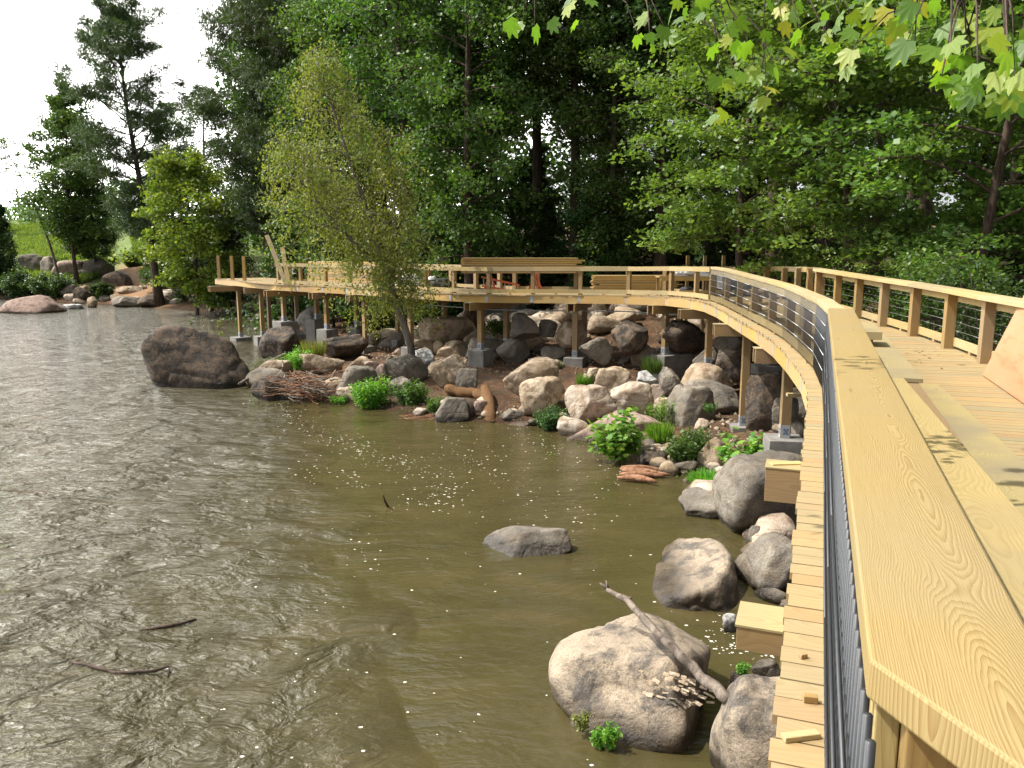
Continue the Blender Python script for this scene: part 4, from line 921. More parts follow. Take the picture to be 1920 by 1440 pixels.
RK = [
 (265,475,606,728,'r_dark','huge dark rounded boulder in the river with small plants on top',0,.75,.33,.3),
 (903,1075,992,1044,'r_grey','long low dark rock breaking the calm water',0,.6,.7,.8),
 (1218,1388,1030,1140,'r_big','pale kidney shaped flat rock in the shallows',0,1.9,.35,.9),
 (1024,1365,1198,1400,'r_big','large sunlit boulder under the bleached branch',0,1.05,.45,.4),
 (1335,1560,1255,1530,'r_big','grey boulder at the bottom against the decking edge',0,1.3,.5,.3),
 (1276,1362,922,972,'r_grey','two toned wedge rock at the mouth of the cove',0,1.1,.8,.3),
 (1345,1520,850,1008,'r_grey','big leaning grey slab below the beam end by the deck edge',0,1.3,.8,.3),
 (1387,1530,1000,1120,'r_grey','angular grey boulder half under the decking edge',0,1.2,.7,.3),
 (1328,1366,908,944,'r_grey','small upright stone between wedge rock and leaning slab',0,.8,.5,.3),
 (1366,1412,1258,1312,'r_dark','small mossy dark stone by the end of the branch',0,.8,.4,.3),
 (1408,1470,1240,1275,'r_grey','small rough stone against the deck edge near the bottom',0,.8,.6,.3),
 (1354,1390,1152,1186,'r_white','small pale stone under the sawn beam end',0,.8,.6,.3),
 (1062,1240,772,836,'r_pink','flat pinkish slab sloping into the water',0,.8,.7,.4),
 (1060,1156,722,786,'r_pale','white streaked angular boulder above the pinkish slab',.35,.8,.75,.3),
 (973,1060,706,772,'r_tan','rounded tan boulder just right of the dirt slope',.3,.85,.55,.25),
 (943,1048,672,742,'r_tan','big flat topped tan boulder with yellow paint marks',.6,.7,.8,.3),
 (1110,1182,688,738,'r_tan','split orange tan rock below the low footing',.75,.7,.8,.3),
 (1141,1226,716,764,'r_pale','bright cream boulder in the middle of the bank',.6,.8,.7,.3),
 (1214,1250,720,748,'r_pale','small cream rock beside the bright cream boulder',.6,.8,.7,.3),
 (1194,1240,695,726,'r_white','whitish rubble stone under the twin post footing',.85,.8,.8,.3),
 (1236,1276,688,730,'r_grey','grey white stone at the corner of the twin post footing',.9,.8,.7,.3),
 (1252,1345,722,800,'r_grey','large brown grey angular boulder with yellow lichen',.35,.9,.8,.3),
 (1290,1400,714,762,'r_grey','flat grey slab behind the lichen boulder',.7,.8,.6,.3),
 (1272,1378,682,730,'r_tan','rounded orange tan slab carrying a concrete footing',.9,.8,.3,.3),
 (1396,1478,694,802,'r_dark','dark jagged boulder in the shade left of the last tall post',.6,.9,.85,.3),
 (1448,1500,742,800,'r_grey','smaller brown rock tucked behind the near footing post',.7,.8,.6,.3),
 (1308,1368,822,880,'r_tan','smooth tan boulder behind the bright big leaved plant',.1,.8,.25,.3),
 (1198,1246,844,876,'r_dark','dark wet rock at the foot of the leafy sapling',0,.8,.5,.3),
 (1208,1252,820,842,'r_tan','small flat tan rock in the weeds',.1,.7,.7,.3),
 (936,990,768,792,'r_grey','flat grey slab at the waterline right of the coir roll',0,.7,.8,.3),
 (944,1004,790,799,'r_pink','low reddish stone just out of the water',0,.6,.5,.6),
 (815,880,745,792,'r_grey','grey waterline rock under the coir roll',0,.7,.7,.3),
 (860,892,752,788,'r_dark','dark waterline stone between grey and reddish ones',0,.7,.7,.3),
 (884,920,750,784,'r_pink','reddish waterline stone beside the upright coir roll',0,.7,.7,.3),
 (803,874,662,722,'r_tan','knobbly tan boulder left of the dirt slope',.5,.8,.8,.25),
 (854,896,690,728,'r_grey','smaller brown grey rock against the knobbly tan boulder',.5,.8,.8,.3),
 (776,816,654,690,'r_white','blocky whitish rock beside the birch trunk',.6,.8,.9,.3),
 (624,708,686,750,'r_grey','cracked grey domed boulder beside the driftwood pile',0,.8,.35,.3),
 (716,800,666,712,'r_grey','grey boulder behind the birch trunk',.5,.8,.4,.3),
 (728,782,706,746,'r_grey','low grey rock under the birch between two bushes',.1,.8,.4,.3),
 (556,645,662,694,'r_tan','long flat topped tan rock behind the driftwood pile',.5,.5,.6,.3),
 (652,702,668,692,'r_tan','small brown slab in front of the square footing',.5,.7,.6,.3),
 (684,722,676,694,'r_pink','rust brown stone left of the upright orange rock',.5,.7,.5,.3),
 (702,726,682,712,'r_pink','small upright orange rock on the cracked boulder',.5,.7,.5,.2),
 (458,540,690,722,'r_grey','long smooth grey rock leaning by the driftwood pile',.1,.5,.3,.3),
 (466,545,712,752,'r_dark','dark rock in the water at the driftwood pile',0,.6,.5,.3),
 (492,548,674,698,'r_tan','brownish rock at the left of the driftwood pile',.4,.7,.6,.3),
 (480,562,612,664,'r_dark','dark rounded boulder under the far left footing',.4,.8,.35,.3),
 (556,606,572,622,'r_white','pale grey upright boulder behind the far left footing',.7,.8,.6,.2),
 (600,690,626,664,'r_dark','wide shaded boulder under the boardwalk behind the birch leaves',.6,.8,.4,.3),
 (818,890,638,668,'r_tan','brown humped rock in shade left of the centre footing',.7,.7,.5,.3),
 (760,822,636,662,'r_tan','smaller brown rock in shade behind the blocky whitish one',.7,.7,.5,.3),
 (930,994,634,674,'r_grey','dark round boulder in shade right of the centre footing',.8,.8,.4,.3),
 (1014,1062,648,674,'r_grey','oblong shaded rock left of the light footing',.9,.8,.4,.3),
 (780,892,592,642,'r_tan','sloping ridged bedrock under the middle of the boardwalk',1.1,.8,.4,.4),
 (1010,1046,598,622,'r_grey','grey stone on the shaded slope under the deck',1.9,.8,.6,.3),
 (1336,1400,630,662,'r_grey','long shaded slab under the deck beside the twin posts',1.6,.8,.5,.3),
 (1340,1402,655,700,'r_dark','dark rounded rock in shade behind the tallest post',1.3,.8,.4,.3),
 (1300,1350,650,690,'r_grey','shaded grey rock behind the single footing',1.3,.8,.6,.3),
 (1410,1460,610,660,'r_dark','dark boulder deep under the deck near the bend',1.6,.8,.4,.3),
 (1100,1136,688,712,'r_tan','small orange rock on the red dirt',.8,.8,.8,.3),
 (1085,1120,700,722,'r_tan','small tan rock right of the flat topped boulder',.7,.8,.8,.3),
 (1225,1262,745,776,'r_tan','small tan rock in the weeds left of the lichen boulder',.5,.8,.7,.3),
 (1150,1200,770,800,'r_pink','brown rock behind the leafy sapling',.3,.8,.6,.3),
 (1086,1150,630,670,'r_grey','grey rock in shade between the light footing and the twin posts',1.3,.8,.6,.3),
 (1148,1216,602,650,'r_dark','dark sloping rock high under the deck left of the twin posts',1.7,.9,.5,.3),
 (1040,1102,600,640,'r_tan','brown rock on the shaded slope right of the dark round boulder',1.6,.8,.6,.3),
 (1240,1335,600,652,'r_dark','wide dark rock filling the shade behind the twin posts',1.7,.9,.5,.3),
 (956,1014,586,624,'r_grey','grey slab on the slope under the centre of the deck',1.9,.8,.6,.3),
 (1180,1226,640,674,'r_grey','low shaded rock just left of the twin post footing',1.2,.8,.6,.3),
 # far left bank
 (-6,106,553,588,'r_pink','broad reddish boulder in the water at the left edge',0,.6,.2,.6),
 (88,126,568,583,'r_grey','small grey rock right of the broad reddish boulder',0,.7,.3,.5),
 (114,153,570,580,'r_white','flat pale rock at the far waterline',0,.7,.4,.5),
 (34,84,476,512,'r_grey','shaded boulder at the left of the far boulder heap',None,.7,.6,.2),
 (74,112,480,520,'r_grey','upright grey boulder in the far boulder heap',None,.7,.5,.2),
 (98,160,488,528,'r_pink','largest rounded boulder in the far heap',None,.7,.3,.2),
 (132,208,482,522,'r_grey','long sloping boulder behind the drooping tree',None,.7,.4,.2),
 (190,250,508,540,'r_dark','smooth dark boulder between drooping tree and pine',None,.7,.3,.3),
 (108,150,532,556,'r_grey','grey waterside rock below the far heap',None,.7,.6,.3),
 (130,172,538,570,'r_dark','dark blue grey rock at the far waterside',None,.7,.5,.3),
 (160,182,556,578,'r_tan','small pale brown rock at the far waterline',None,.7,.6,.3),
 (205,262,555,577,'r_grey','grey rock at the waterline left of the pine roots',None,.7,.5,.3),
 (256,330,552,577,'r_dark','dark root bound rock under the pine',None,.7,.6,.3),
 (216,268,536,552,'r_tan','tan slab behind the waterline left of the pine',None,.7,.5,.3),
 (302,328,514,527,'r_grey','small stone on the dirt right of the pine',None,.7,.4,.3),
 (314,346,523,540,'r_dark','dark stone on the dirt right of the pine',None,.7,.4,.3),
 (314,347,549,563,'r_grey','rounded stone on the bank right of the pine',None,.7,.4,.3),
 (387,413,556,578,'r_tan','tan stone at the waterline below the platform',None,.7,.4,.3),
 (438,462,566,586,'r_tan','pale brown stone at the waterline behind the platform posts',None,.7,.5,.3),
 (470,498,588,602,'r_grey','flat stone just behind the second platform post',None,.7,.5,.3),
]
for r_ in RK:
    x0, x1, yt, yb, mt, lb, z_, dp, an, bu = r_; rock(x0, x1, yt, yb, mt, lb, z_, dp, an, bu)
# loose medium stones of the rubble: shared meshes
rubble_me = []
for i in range(6):
    P, Fc = rock_co(1, .8, .62, 300+i, .8, 0, False)
    for mt in ('r_grey', 'r_tan', 'r_pale'):
        me = bpy.data.meshes.new('stone'); me.from_pydata(P.tolist(), [], Fc); me.materials.append(M[mt]); me.polygons.foreach_set('use_smooth', [True]*len(me.polygons)); rubble_me.append(me)
def stones(n, fpos, smin, smax, grp, lab, seed):
    rr = random.Random(seed); k = 0; tries = 0
    while k < n and tries < n*20:
        tries += 1; x, y = fpos(rr); z = hz(x, y)
        if z < -.12: continue
        o = bpy.data.objects.new('stone', rr.choice(rubble_me)); C.objects.link(o); s = rr.uniform(smin, smax)*(1 if rr.random() < .8 else 1.5)
        o.location = (x, y, z+s*.15); o.scale = (s, s*rr.uniform(.7, 1), s*rr.uniform(.6, 1)); o.rotation_euler = (rr.uniform(-.4, .4), rr.uniform(-.4, .4), rr.random()*6.28)
        tag(o, lab, 'rock', grp); k += 1
def under(rr):
    s = rr.uniform(s_near(4.5, 13.4), s_near(-11, 39)); p = off(s, rr.uniform(-.5, 6.5)); return p.x, p.y
stones(60, under, .12, .34, 'loose stones under the boardwalk', 'loose rubble stone on the shaded dirt under the boardwalk', 1)
def backslope(rr):
    s = rr.uniform(s_near(4.5, 13.4), s_near(-9, 37.4)); p = off(s, rr.uniform(1.6, 9)); return p.x, p.y
stones(130, backslope, .35, .95, 'larger stones on the shaded slope behind the posts', 'large loose stone on the shaded slope behind the boardwalk posts', 7)
def shoreline(rr):
    i = rr.randrange(6, 16); a = SH[i]; b = SH[i+1]; t = rr.random(); x = a[0]+(b[0]-a[0])*t; y = a[1]+(b[1]-a[1])*t; return x+rr.uniform(-.2, .9)+0, y+rr.uniform(-.1, 1.4)
stones(60, shoreline, .16, .42, 'small stones along the near waterline', 'small stone lying among the boulders at the waterline of the cove', 2)
def farshore(rr):
    px_ = rr.uniform(20, 500); p = hit(px_, rr.uniform(530, 592)); return p.x, p.y
stones(45, farshore, .25, .75, 'stones along the far waterline', 'stone in the rubble along the far left waterline', 3)
def gravel():
    rg = np.random.default_rng(5); rr = random.Random(9); V = []; Fs = []
    base, bf = ICO3; bm = bmesh.new(); bmesh.ops.create_icosphere(bm, subdivisions=1, radius=1); b0 = np.array([v.co[:] for v in bm.verts]); f0 = np.array([[v.index for v in f.verts] for f in bm.faces]); bm.free()
    pts = []
    while len(pts) < 4500:
        if rr.random() < .75: x, y = under(rr)
        else: x, y = shoreline(rr)
        pts.append((x, y))
    pts = np.array(pts); z = height(pts[:, 0], pts[:, 1]); k = z > .02; pts = pts[k]; z = z[k]; n = len(pts)
    s = rg.uniform(.018, .07, (n, 1, 1))*rg.uniform(.6, 1.6, (n, 1, 3)); v = b0[None]*s*rg.uniform(.75, 1.25, (n, len(b0), 1))+np.concatenate([pts, z[:, None]], 1)[:, None]
    f = (f0[None]+(np.arange(n)*len(b0))[:, None, None]).reshape(-1, 3); me = bpy.data.meshes.new('gravel'); me.from_pydata(v.reshape(-1, 3).tolist(), [], f.tolist()); me.materials.append(M['r_tan'])
    tag(link('gravel', me), 'small broken stones scattered over the dirt of the bank', 'gravel', kind='stuff')
gravel()

# ------------------------------------------------------------------ logs, branches, driftwood, coir rolls
def pix_tube(name, lab, cat, pts, rads, mat, n=10, group=None, jit=0):
    P = [(at(a, b, z) if z is not None else hit(a, b)+Vector((0, 0, r))) for (a, b, z), r in zip(pts, rads)]
    return tag(MB().tube(P, rads, n).build(name, M[mat], None, True), lab, cat, group)
def fine(P, k=4):
    o = []
    for i in range(len(P)-1):
        for j in range(k): o.append(P[i].lerp(P[i+1], j/k))
    return o+[P[-1]]
a = at(1368, 1312, .75); b = atY(1140, 1104, 8.6); mid = a.lerp(b, .45)+Vector((-.06, 0, .05)); m2 = a.lerp(b, .22)+Vector((.02, 0, -.04)); m3 = a.lerp(b, .86)+Vector((.04, 0, .02))
pts = fine([a, m2, mid, m3, b], 4); rr = random.Random(4)
pts = [p+Vector((rr.uniform(-1, 1), rr.uniform(-1, 1), rr.uniform(-1, 1)))*.012 for p in pts]; rad = [.062-.034*i/(len(pts)-1)+rr.uniform(-.004, .006) for i in range(len(pts))]
br = MB().tube(pts, rad, 9); br.tube([b, b+Vector((-.09, .05, .05))], [.026, .008], 6); br.tube([b, b+Vector((-.02, .03, .09))], [.022, .006], 6); br.tube([m3, m3+Vector((.05, -.04, .06))], [.018, .01], 6)
tag(br.build('dead_branch', M['drift'], None, True), 'bleached broken branch leaning up from the large sunlit boulder', 'branch')
# flaking bark on the boulder
rg = np.random.default_rng(8); n = 90; cs = np.array([atY(rg.normal(1275, 30), rg.normal(1296, 14), 7.5+rg.uniform(0, .4)) for _ in range(n)]); 
mbk = MB()
for c in cs:
    an = rg.uniform(-.9, -.3); L_ = rg.uniform(.02, .07); d = Vector((math.cos(an), math.sin(an), rg.uniform(-.2, .2)))*L_; mbk.box(Vector(c)-d, Vector(c)+d, rg.uniform(.015, .055), .004, up=(rg.uniform(-.8, .8), rg.uniform(-.9, 0), 1))
tag(mbk.build('bark_flakes', M['r_tan'], None), 'pale flaking bark and wood shards on top of the large sunlit boulder', 'bark debris', kind='stuff')
P = [at(718, 928, .32), at(722, 940, .14), at(730, 955, -.1)]
tag(MB().tube(P, [.012, .02, .028], 7).build('snag', M['bark'], None, True), 'short dark stick poking out of the calm water', 'stick')
pix_tube('submerged_branch', 'dark thin branch just breaking the rippled water at lower left', 'branch', [(262, 1182, .0), (300, 1176, .02), (345, 1168, .03), (368, 1160, .01)], [.012, .024, .022, .01], 'bark')
pix_tube('submerged_branch', 'forked dark twig in the turbulent water near the left bottom', 'branch', [(128, 1240, .02), (165, 1247, .03), (215, 1262, .0), (290, 1258, .05), (318, 1248, .04), (315, 1270, .0)], [.01, .02, .02, .02, .016, .01], 'bark')
# driftwood slab in the shallows
rr = random.Random(12); mbd = MB()
for i in range(7):
    x0 = 1155+rr.uniform(0, 20); y0 = 876+i*3.2; A = at(x0, y0, .05+rr.random()*.05); B = at(x0+rr.uniform(55, 88), y0+rr.uniform(4, 12), .04+rr.random()*.05); mbd.tube(fine([A, A.lerp(B, .5)+Vector((0, 0, .03)), B], 3), [.03, .05, .06, .06, .06, .05, .03], 6)
tag(mbd.build('rotten_log', M['driftr'], None, True), 'flat rotten log lying in the shallows below the leafy sapling', 'log')
# coir rolls
A = [hit(836, 742), hit(862, 743), hit(890, 746), hit(908, 752)]; A = [p+Vector((0, 0, .12)) for p in A]; A[0].z += .1
tag(MB().tube(fine(A, 4), [.12]+[.165+.022*math.sin(i*2.3)+.01*math.sin(i*5.1) for i in range(11)]+[.15], 14).build('coir_roll', M['coir'], None, True), 'horizontal brown coir roll lying along the top of the waterline rocks', 'coir roll', 'coir rolls on the bank')
A = [hit(908, 745)+Vector((0, 0, .22)), hit(916, 760)+Vector((0, -.05, .12)), at(918, 780, .12), at(920, 797, -.12)]
tag(MB().tube(fine(A, 4), [.12, .17]+[.19]*10+[.17], 14).build('coir_roll', M['coir'], None, True), 'coir roll running down the bank into the water', 'coir roll', 'coir rolls on the bank')
def bent(A, B, r, rr, wob=.08, n=5, seg=6):
    L = (B-A).length; P = [A.lerp(B, i/n)+Vector((rr.uniform(-1, 1), rr.uniform(-1, 1), rr.uniform(-.6, .6)))*wob*L*(0 if i in (0, n) else 1) for i in range(n+1)]
    return P, [r*(1-.6*i/n) for i in range(n+1)]
rr = random.Random(6)
for nm, mt, cnt, lab in (('driftwood_pile', 'drift', 130, 'tangled pile of grey driftwood sticks at the waterline'), ('root_tangle', 'driftr', 120, 'reddish brown tangle of roots within the driftwood pile')):
    mbd = MB()
    for i in range(cnt):
        px_ = rr.uniform(530, 630) if nm[0] == 'd' else rr.gauss(575, 26); py_ = rr.uniform(704, 748); A = at(px_, py_, max(.02, .85*(752-py_)/50*rr.uniform(.5, 1.3))); an = rr.uniform(0, 6.28); L_ = rr.uniform(.4, 1.5); B = A+Vector((math.cos(an)*L_, math.sin(an)*L_*.5, rr.uniform(-.3, .4)*L_*.6)); B.z = max(B.z, .0)
        P, r_ = bent(A, B, rr.uniform(.01, .038) if nm[0] == 'd' else rr.uniform(.008, .025), rr); mbd.tube(P, r_, 5)
    tag(mbd.build(nm, M[mt], None, True), lab, 'driftwood', kind='stuff')
for (q, r_, lab) in [(((470, 708, .25), (500, 682, .5), (536, 664, .7)), .10, 'dark driftwood log propped behind the big river boulder'), (((448, 720, .2), (480, 702, .4), (520, 672, .8)), .06, 'thinner grey driftwood log beside the big river boulder'),
                     (((605, 738, .1), (618, 716, .4), (630, 694, .75)), .055, 'pale stick standing up at the right end of the driftwood pile'), (((580, 700, .5), (600, 712, .5), (612, 722, .4)), .06, 'thick bent pale branch on top of the driftwood pile'),
                     (((528, 700, .45), (531, 688, .7), (529, 676, .9)), .04, 'short pale upright stub in the driftwood pile'),
                     (((1140, 588, 2.0), (1175, 604, 1.8), (1220, 618, 1.6)), .05, 'fallen pale branch lying under the boardwalk')]:
    P = [at(*k) for k in q]; tag(MB().tube(fine(P, 3), [r_*.8]+[r_]*5+[r_*.6], 8).build('driftwood_log', M['drift'], None, True), lab, 'log')
mbd = MB()
for i in range(110):
    px_ = rr.uniform(745, 870); A = at(px_, rr.uniform(777, 786), .02); an = rr.gauss(0, .5); B = A+Vector((math.cos(an), math.sin(an), rr.uniform(-.05, .2)))*rr.uniform(.15, .5); mbd.tube([A, B], [.008, .004], 4)
tag(mbd.build('floating_twigs', M['driftr'], None), 'raft of floating twigs below the bank bushes', 'debris', kind='stuff')

# ------------------------------------------------------------------ bank plants
def plant(px, pyb, pyt, wpx, mat, lab, L=.10, W=.06, n=60, name='bush', nst=12, flat=.9, droop=0, group=None, z=None, up=.8, hbase=0.0, cat='plant'):
    p = hit(px, pyb) if z is None else at(px, pyb, z); mpp = p.y/ray(px, pyb)[1]; wd = wpx*mpp/2; h = max(.12, atY(px, pyt, p.y+wd*.3).z-p.z)
    rr = random.Random(int(px*7+pyb)); root = empty(name, tuple(p), lab, cat, group); mb = MB(); cen = []; rd = []
    for i in range(nst):
        az = rr.random()*6.28; r_ = wd*math.sqrt(rr.random())*.9; hh = h*rr.uniform(.45, 1.0)*(1-.35*(r_/wd)**2); e = p+Vector((math.cos(az)*r_, math.sin(az)*r_*.8, hh*.9)); b = p+Vector((math.cos(az)*r_*.3, math.sin(az)*r_*.3, -.05))
        mb.tube([b, b.lerp(e, .55)+Vector((0, 0, hh*.1)), e], [.012, .008, .004], 4, cap=False)
        for t in (.35, .6, .8, 1.0): cen.append(tuple(b.lerp(e, t))); rd.append(max(.05, wd*.34)*rr.uniform(.7, 1.2))
    mb.build('stem', M['bark'], root); me = leaf_cloud('foliage', cen, rd, n, L, W, M[mat], flat, up, droop, seed=int(px)); link('foliage', me, root); return root
def tuft(px, pyb, pyt, wpx, mat, lab, n=400, name='grass_tuft', z=None, cat='plant'):
    p = hit(px, pyb) if z is None else at(px, pyb, z); mpp = p.y/ray(px, pyb)[1]; wd = wpx*mpp/2; h = max(.1, atY(px, pyt, p.y+wd*.3).z-p.z)
    rg = np.random.default_rng(int(px)); r_ = wd*np.sqrt(rg.random(n))*.6; az = rg.random(n)*6.28; base = np.stack([p.x+r_*np.cos(az), p.y+r_*np.sin(az), np.full(n, p.z)-.02], 1)
    d = np.stack([np.cos(az)*wd*.6*rg.random(n), np.sin(az)*wd*.6*rg.random(n), h*rg.uniform(.4, 1.05, n)], 1); wv = unit(np.cross(d, rg.normal(size=(n, 3))))*.012
    return tag(link(name, quads(name, base+d/2, d/2, wv, M[mat])), lab, cat)
def lobed_leaf():
    a = []; lobes = [(0, 1.0), (.75, .85), (1.55, .62), (2.45, .45)]
    pts = []
    for th, r in [(0, 1.0), (.14, .84), (.24, .70), (.40, .56), (.52, .72), (.66, .90), (.84, .74), (1.02, .54), (1.25, .58), (1.45, .70), (1.75, .54), (2.3, .50), (2.75, .30)]: pts.append((r*math.cos(th), r*math.sin(th)))
    full = pts+[(x, -y) for x, y in reversed(pts[1:])]; return [(x+.25, y) for x, y in full]
LOBE = lobed_leaf()
def big_leaves(name, items, mat, parent=None):
    """items: (centre, size, dir, normal)"""
    v = []; f = []
    for c, s, d, nn in items:
        c = Vector(c); d = Vector(d).normalized(); nn = (Vector(nn)-d*Vector(nn).dot(d)).normalized(); sd = nn.cross(d); b = len(v)
        v.append(tuple(c-d*s*.0))
        for x, y in LOBE:
            z = -.25*(x*x*.5+y*y)+.12*abs(y); v.append(tuple(c+d*(x*s*.5)+sd*(y*s*.5)+nn*(z*s*.5)))
        n = len(LOBE)
        for i in range(n): f.append((b, b+1+i, b+1+(i+1) % n))
    me = bpy.data.meshes.new(name); me.from_pydata(v, [], f); me.materials.append(M[mat]); me.polygons.foreach_set('use_smooth', [True]*len(me.polygons)); return link(name, me, parent)
def syc_plant(px, pyb, pyt, wpx, lab, n=170, s=.15, z=None, top=None):
    p = hit(px, pyb) if z is None else at(px, pyb, z); mpp = p.y/ray(px, pyb)[1]; wd = wpx*mpp/2; h = atY(px, pyt, p.y+wd*.3).z-p.z
    rr = random.Random(int(px)); root = empty('sycamore_seedling', tuple(p), lab, 'plant', None); mb = MB(); it = []
    for i in range(16):
        az = rr.random()*6.28; r_ = wd*math.sqrt(rr.random()); e = p+Vector((math.cos(az)*r_, math.sin(az)*r_, h*rr.uniform(.35, .95)*(1.05-.4*(r_/wd)))); b = p+Vector((0, 0, -.05)); mb.tube([b, b.lerp(e, .6)+Vector((0, 0, .1*h)), e], [.014, .009, .004], 5)
        for k in range(n//16):
            t = rr.uniform(.35, 1.05); c = b.lerp(e, t)+Vector((rr.gauss(0, 1), rr.gauss(0, 1), rr.gauss(0, .7)))*wd*.20; az2 = rr.random()*6.28; it.append((c, s*rr.uniform(.6, 1.25), (math.cos(az2), math.sin(az2), rr.uniform(-.5, .1)), (rr.gauss(0, .35), rr.gauss(-.2, .35), 1)))
    mb.build('stem', M['bark'], root); big_leaves('foliage', it, 'leaf_bright', root)
    return root
syc_plant(1160, 862, 748, 92, 'bright broad leaved sapling at the edge of the cove', 640, .24, .05)
syc_plant(1396, 898, 782, 92, 'bright big leaved plant in front of the near footings', 560, .23, .25)
plant(1292, 868, 790, 100, 'leaf', 'dark green bush between the two bright saplings', .09, .05, 70, nst=18, z=.1)
tuft(1236, 830, 786, 60, 'leaf_bright', 'soft feathery green tuft behind the leafy sapling', 900, z=.25)
plant(1240, 790, 740, 70, 'leaf_bright', 'sparse green weeds growing among the cream boulders', .06, .035, 26, nst=10, z=.4)
tuft(1330, 905, 878, 90, 'leaf_bright', 'bright low grass at the corner of the cove', 900, z=.05); tuft(1385, 915, 885, 70, 'leaf_bright', 'second patch of bright low grass beside the smooth boulder', 700, z=.05)
plant(1400, 915, 870, 60, 'leaf_bright', 'low leafy weeds on top of the leaning slab', .07, .04, 40, nst=8, z=.2)
tuft(1222, 700, 664, 46, 'leaf', 'grey green tuft against the twin post footing', 500, z=.95); tuft(1097, 727, 697, 36, 'leaf_bright', 'round green tuft on the rocky orange dirt', 500, z=.6)
tuft(1040, 690, 672, 34, 'leaf', 'small grey green tuft beside the light footing', 300, z=.7); plant(1335, 770, 752, 40, 'leaf', 'small grey weed on the lichen boulder', .05, .03, 18, nst=6, z=1.0)
plant(704, 764, 700, 88, 'leaf_bright', 'bright green bush overhanging the water by the birch', .07, .05, 90, nst=20, z=.0)
plant(772, 762, 704, 66, 'leaf', 'darker green bush right of the birch trunk', .07, .05, 80, nst=14, z=.05)
plant(812, 776, 738, 50, 'leaf', 'olive bush beside the grey waterline rock', .06, .04, 70, nst=10, z=.0)
plant(640, 756, 738, 44, 'leaf_bright', 'small green weed at the foot of the cracked boulder', .06, .04, 40, nst=7, z=.0)
plant(560, 692, 648, 64, 'leaf_bright', 'bright green bush behind the driftwood pile', .08, .045, 60, nst=14, z=.45)
tuft(588, 672, 632, 54, 'leaf_olive', 'spiky olive tuft under the far left footing', 500, z=.6)
plant(520, 690, 664, 40, 'leaf', 'low dark weed left of the bright bush by the driftwood', .06, .04, 40, nst=6, z=.5)
plant(405, 640, 616, 30, 'leaf_olive', 'small plant rooted on top of the huge dark boulder', .06, .04, 30, nst=7, z=1.45); plant(410, 616, 592, 14, 'leaf_olive', 'thin sprig at the crest of the huge dark boulder', .05, .03, 10, nst=4, z=2.1)
plant(1030, 800, 760, 80, 'leaf_dark', 'dark green creeping weeds under the rounded tan boulder', .06, .04, 70, nst=16, z=.05); plant(1068, 790, 752, 30, 'leaf', 'narrow green weed at the edge of the pinkish slab', .06, .04, 50, nst=6, z=.1)
plant(935, 625, 588, 60, 'leaf', 'green bush in a sunny gap under the boardwalk', .09, .06, 50, nst=12, z=1.6); plant(575, 600, 545, 60, 'leaf_bright', 'sunlit bush seen beneath the far left decking', .10, .06, 50, nst=12)
plant(1136, 1395, 1345, 62, 'leaf_bright', 'cluster of narrow leaved weeds at the foot of the large sunlit boulder', .05, .018, 26, nst=12, z=.04, up=.2); plant(1092, 1362, 1330, 34, 'leaf_olive', 'yellowish sprig on the left foot of the large sunlit boulder', .035, .02, 22, nst=6, z=.12)
c = at(1395, 1250, .35); plant(1393, 1262, 1236, 22, 'leaf_bright', 'tiny green weed on the mossy dark stone', .04, .02, 14, nst=4, z=.3)
c = atY(1170, 1330, 7.75); root = empty('leaf_sprig', tuple(c), 'single bright green leaf sprig on the face of the large sunlit boulder', 'plant'); big_leaves('foliage', [(c, .085, (.2, 0, 1), (0, -1, .4)), (c+Vector((.03, -.01, -.05)), .07, (1, 0, .2), (0, -1, .6)), (c+Vector((-.03, -.01, -.06)), .06, (-1, 0, 0), (0, -1, .5))], 'leaf_bright', root)
c = at(1035, 855, .01); root = empty('floating_sprig', tuple(c), 'yellow green leaf sprig floating in the cove', 'plant'); big_leaves('foliage', [(c+Vector((rr.uniform(-.15, .15), rr.uniform(-.15, .15), .02+rr.random()*.06)), .09, (rr.uniform(-1, 1), rr.uniform(-1, 1), .2), (0, 0, 1)) for _ in range(7)], 'leaf_yellow', root)
# far bank shrubs
for (px_, yb_, yt_, w_, mt, lab) in [(95, 560, 508, 90, 'leaf_dark', 'dark bush above the far waterline at left'), (40, 558, 500, 80, 'leaf_dark', 'dark bush under the ivy clad tree at the left edge'), (195, 560, 528, 44, 'leaf_dark', 'dark bush below the drooping tree'),
                                   (385, 552, 505, 60, 'leaf', 'grey green bush at the dirt bank left of the platform'), (430, 540, 420, 110, 'leaf', 'tall green shrub behind the platform end'), (128, 528, 512, 26, 'leaf_yellow', 'small yellow green shrub among the far boulders'),
                                   (400, 500, 380, 110, 'leaf', 'leafy shrub under the yellow green tree'), (540, 480, 400, 120, 'leaf_yellow', 'sunlit yellow green shrub behind the leaning boards'), (255, 500, 470, 40, 'leaf', 'shrub beside the sandy path on the far bank')]:
    plant(px_, yb_, yt_, w_, mt, lab, .24, .16, 120, name='shrub', nst=18, cat='shrub')
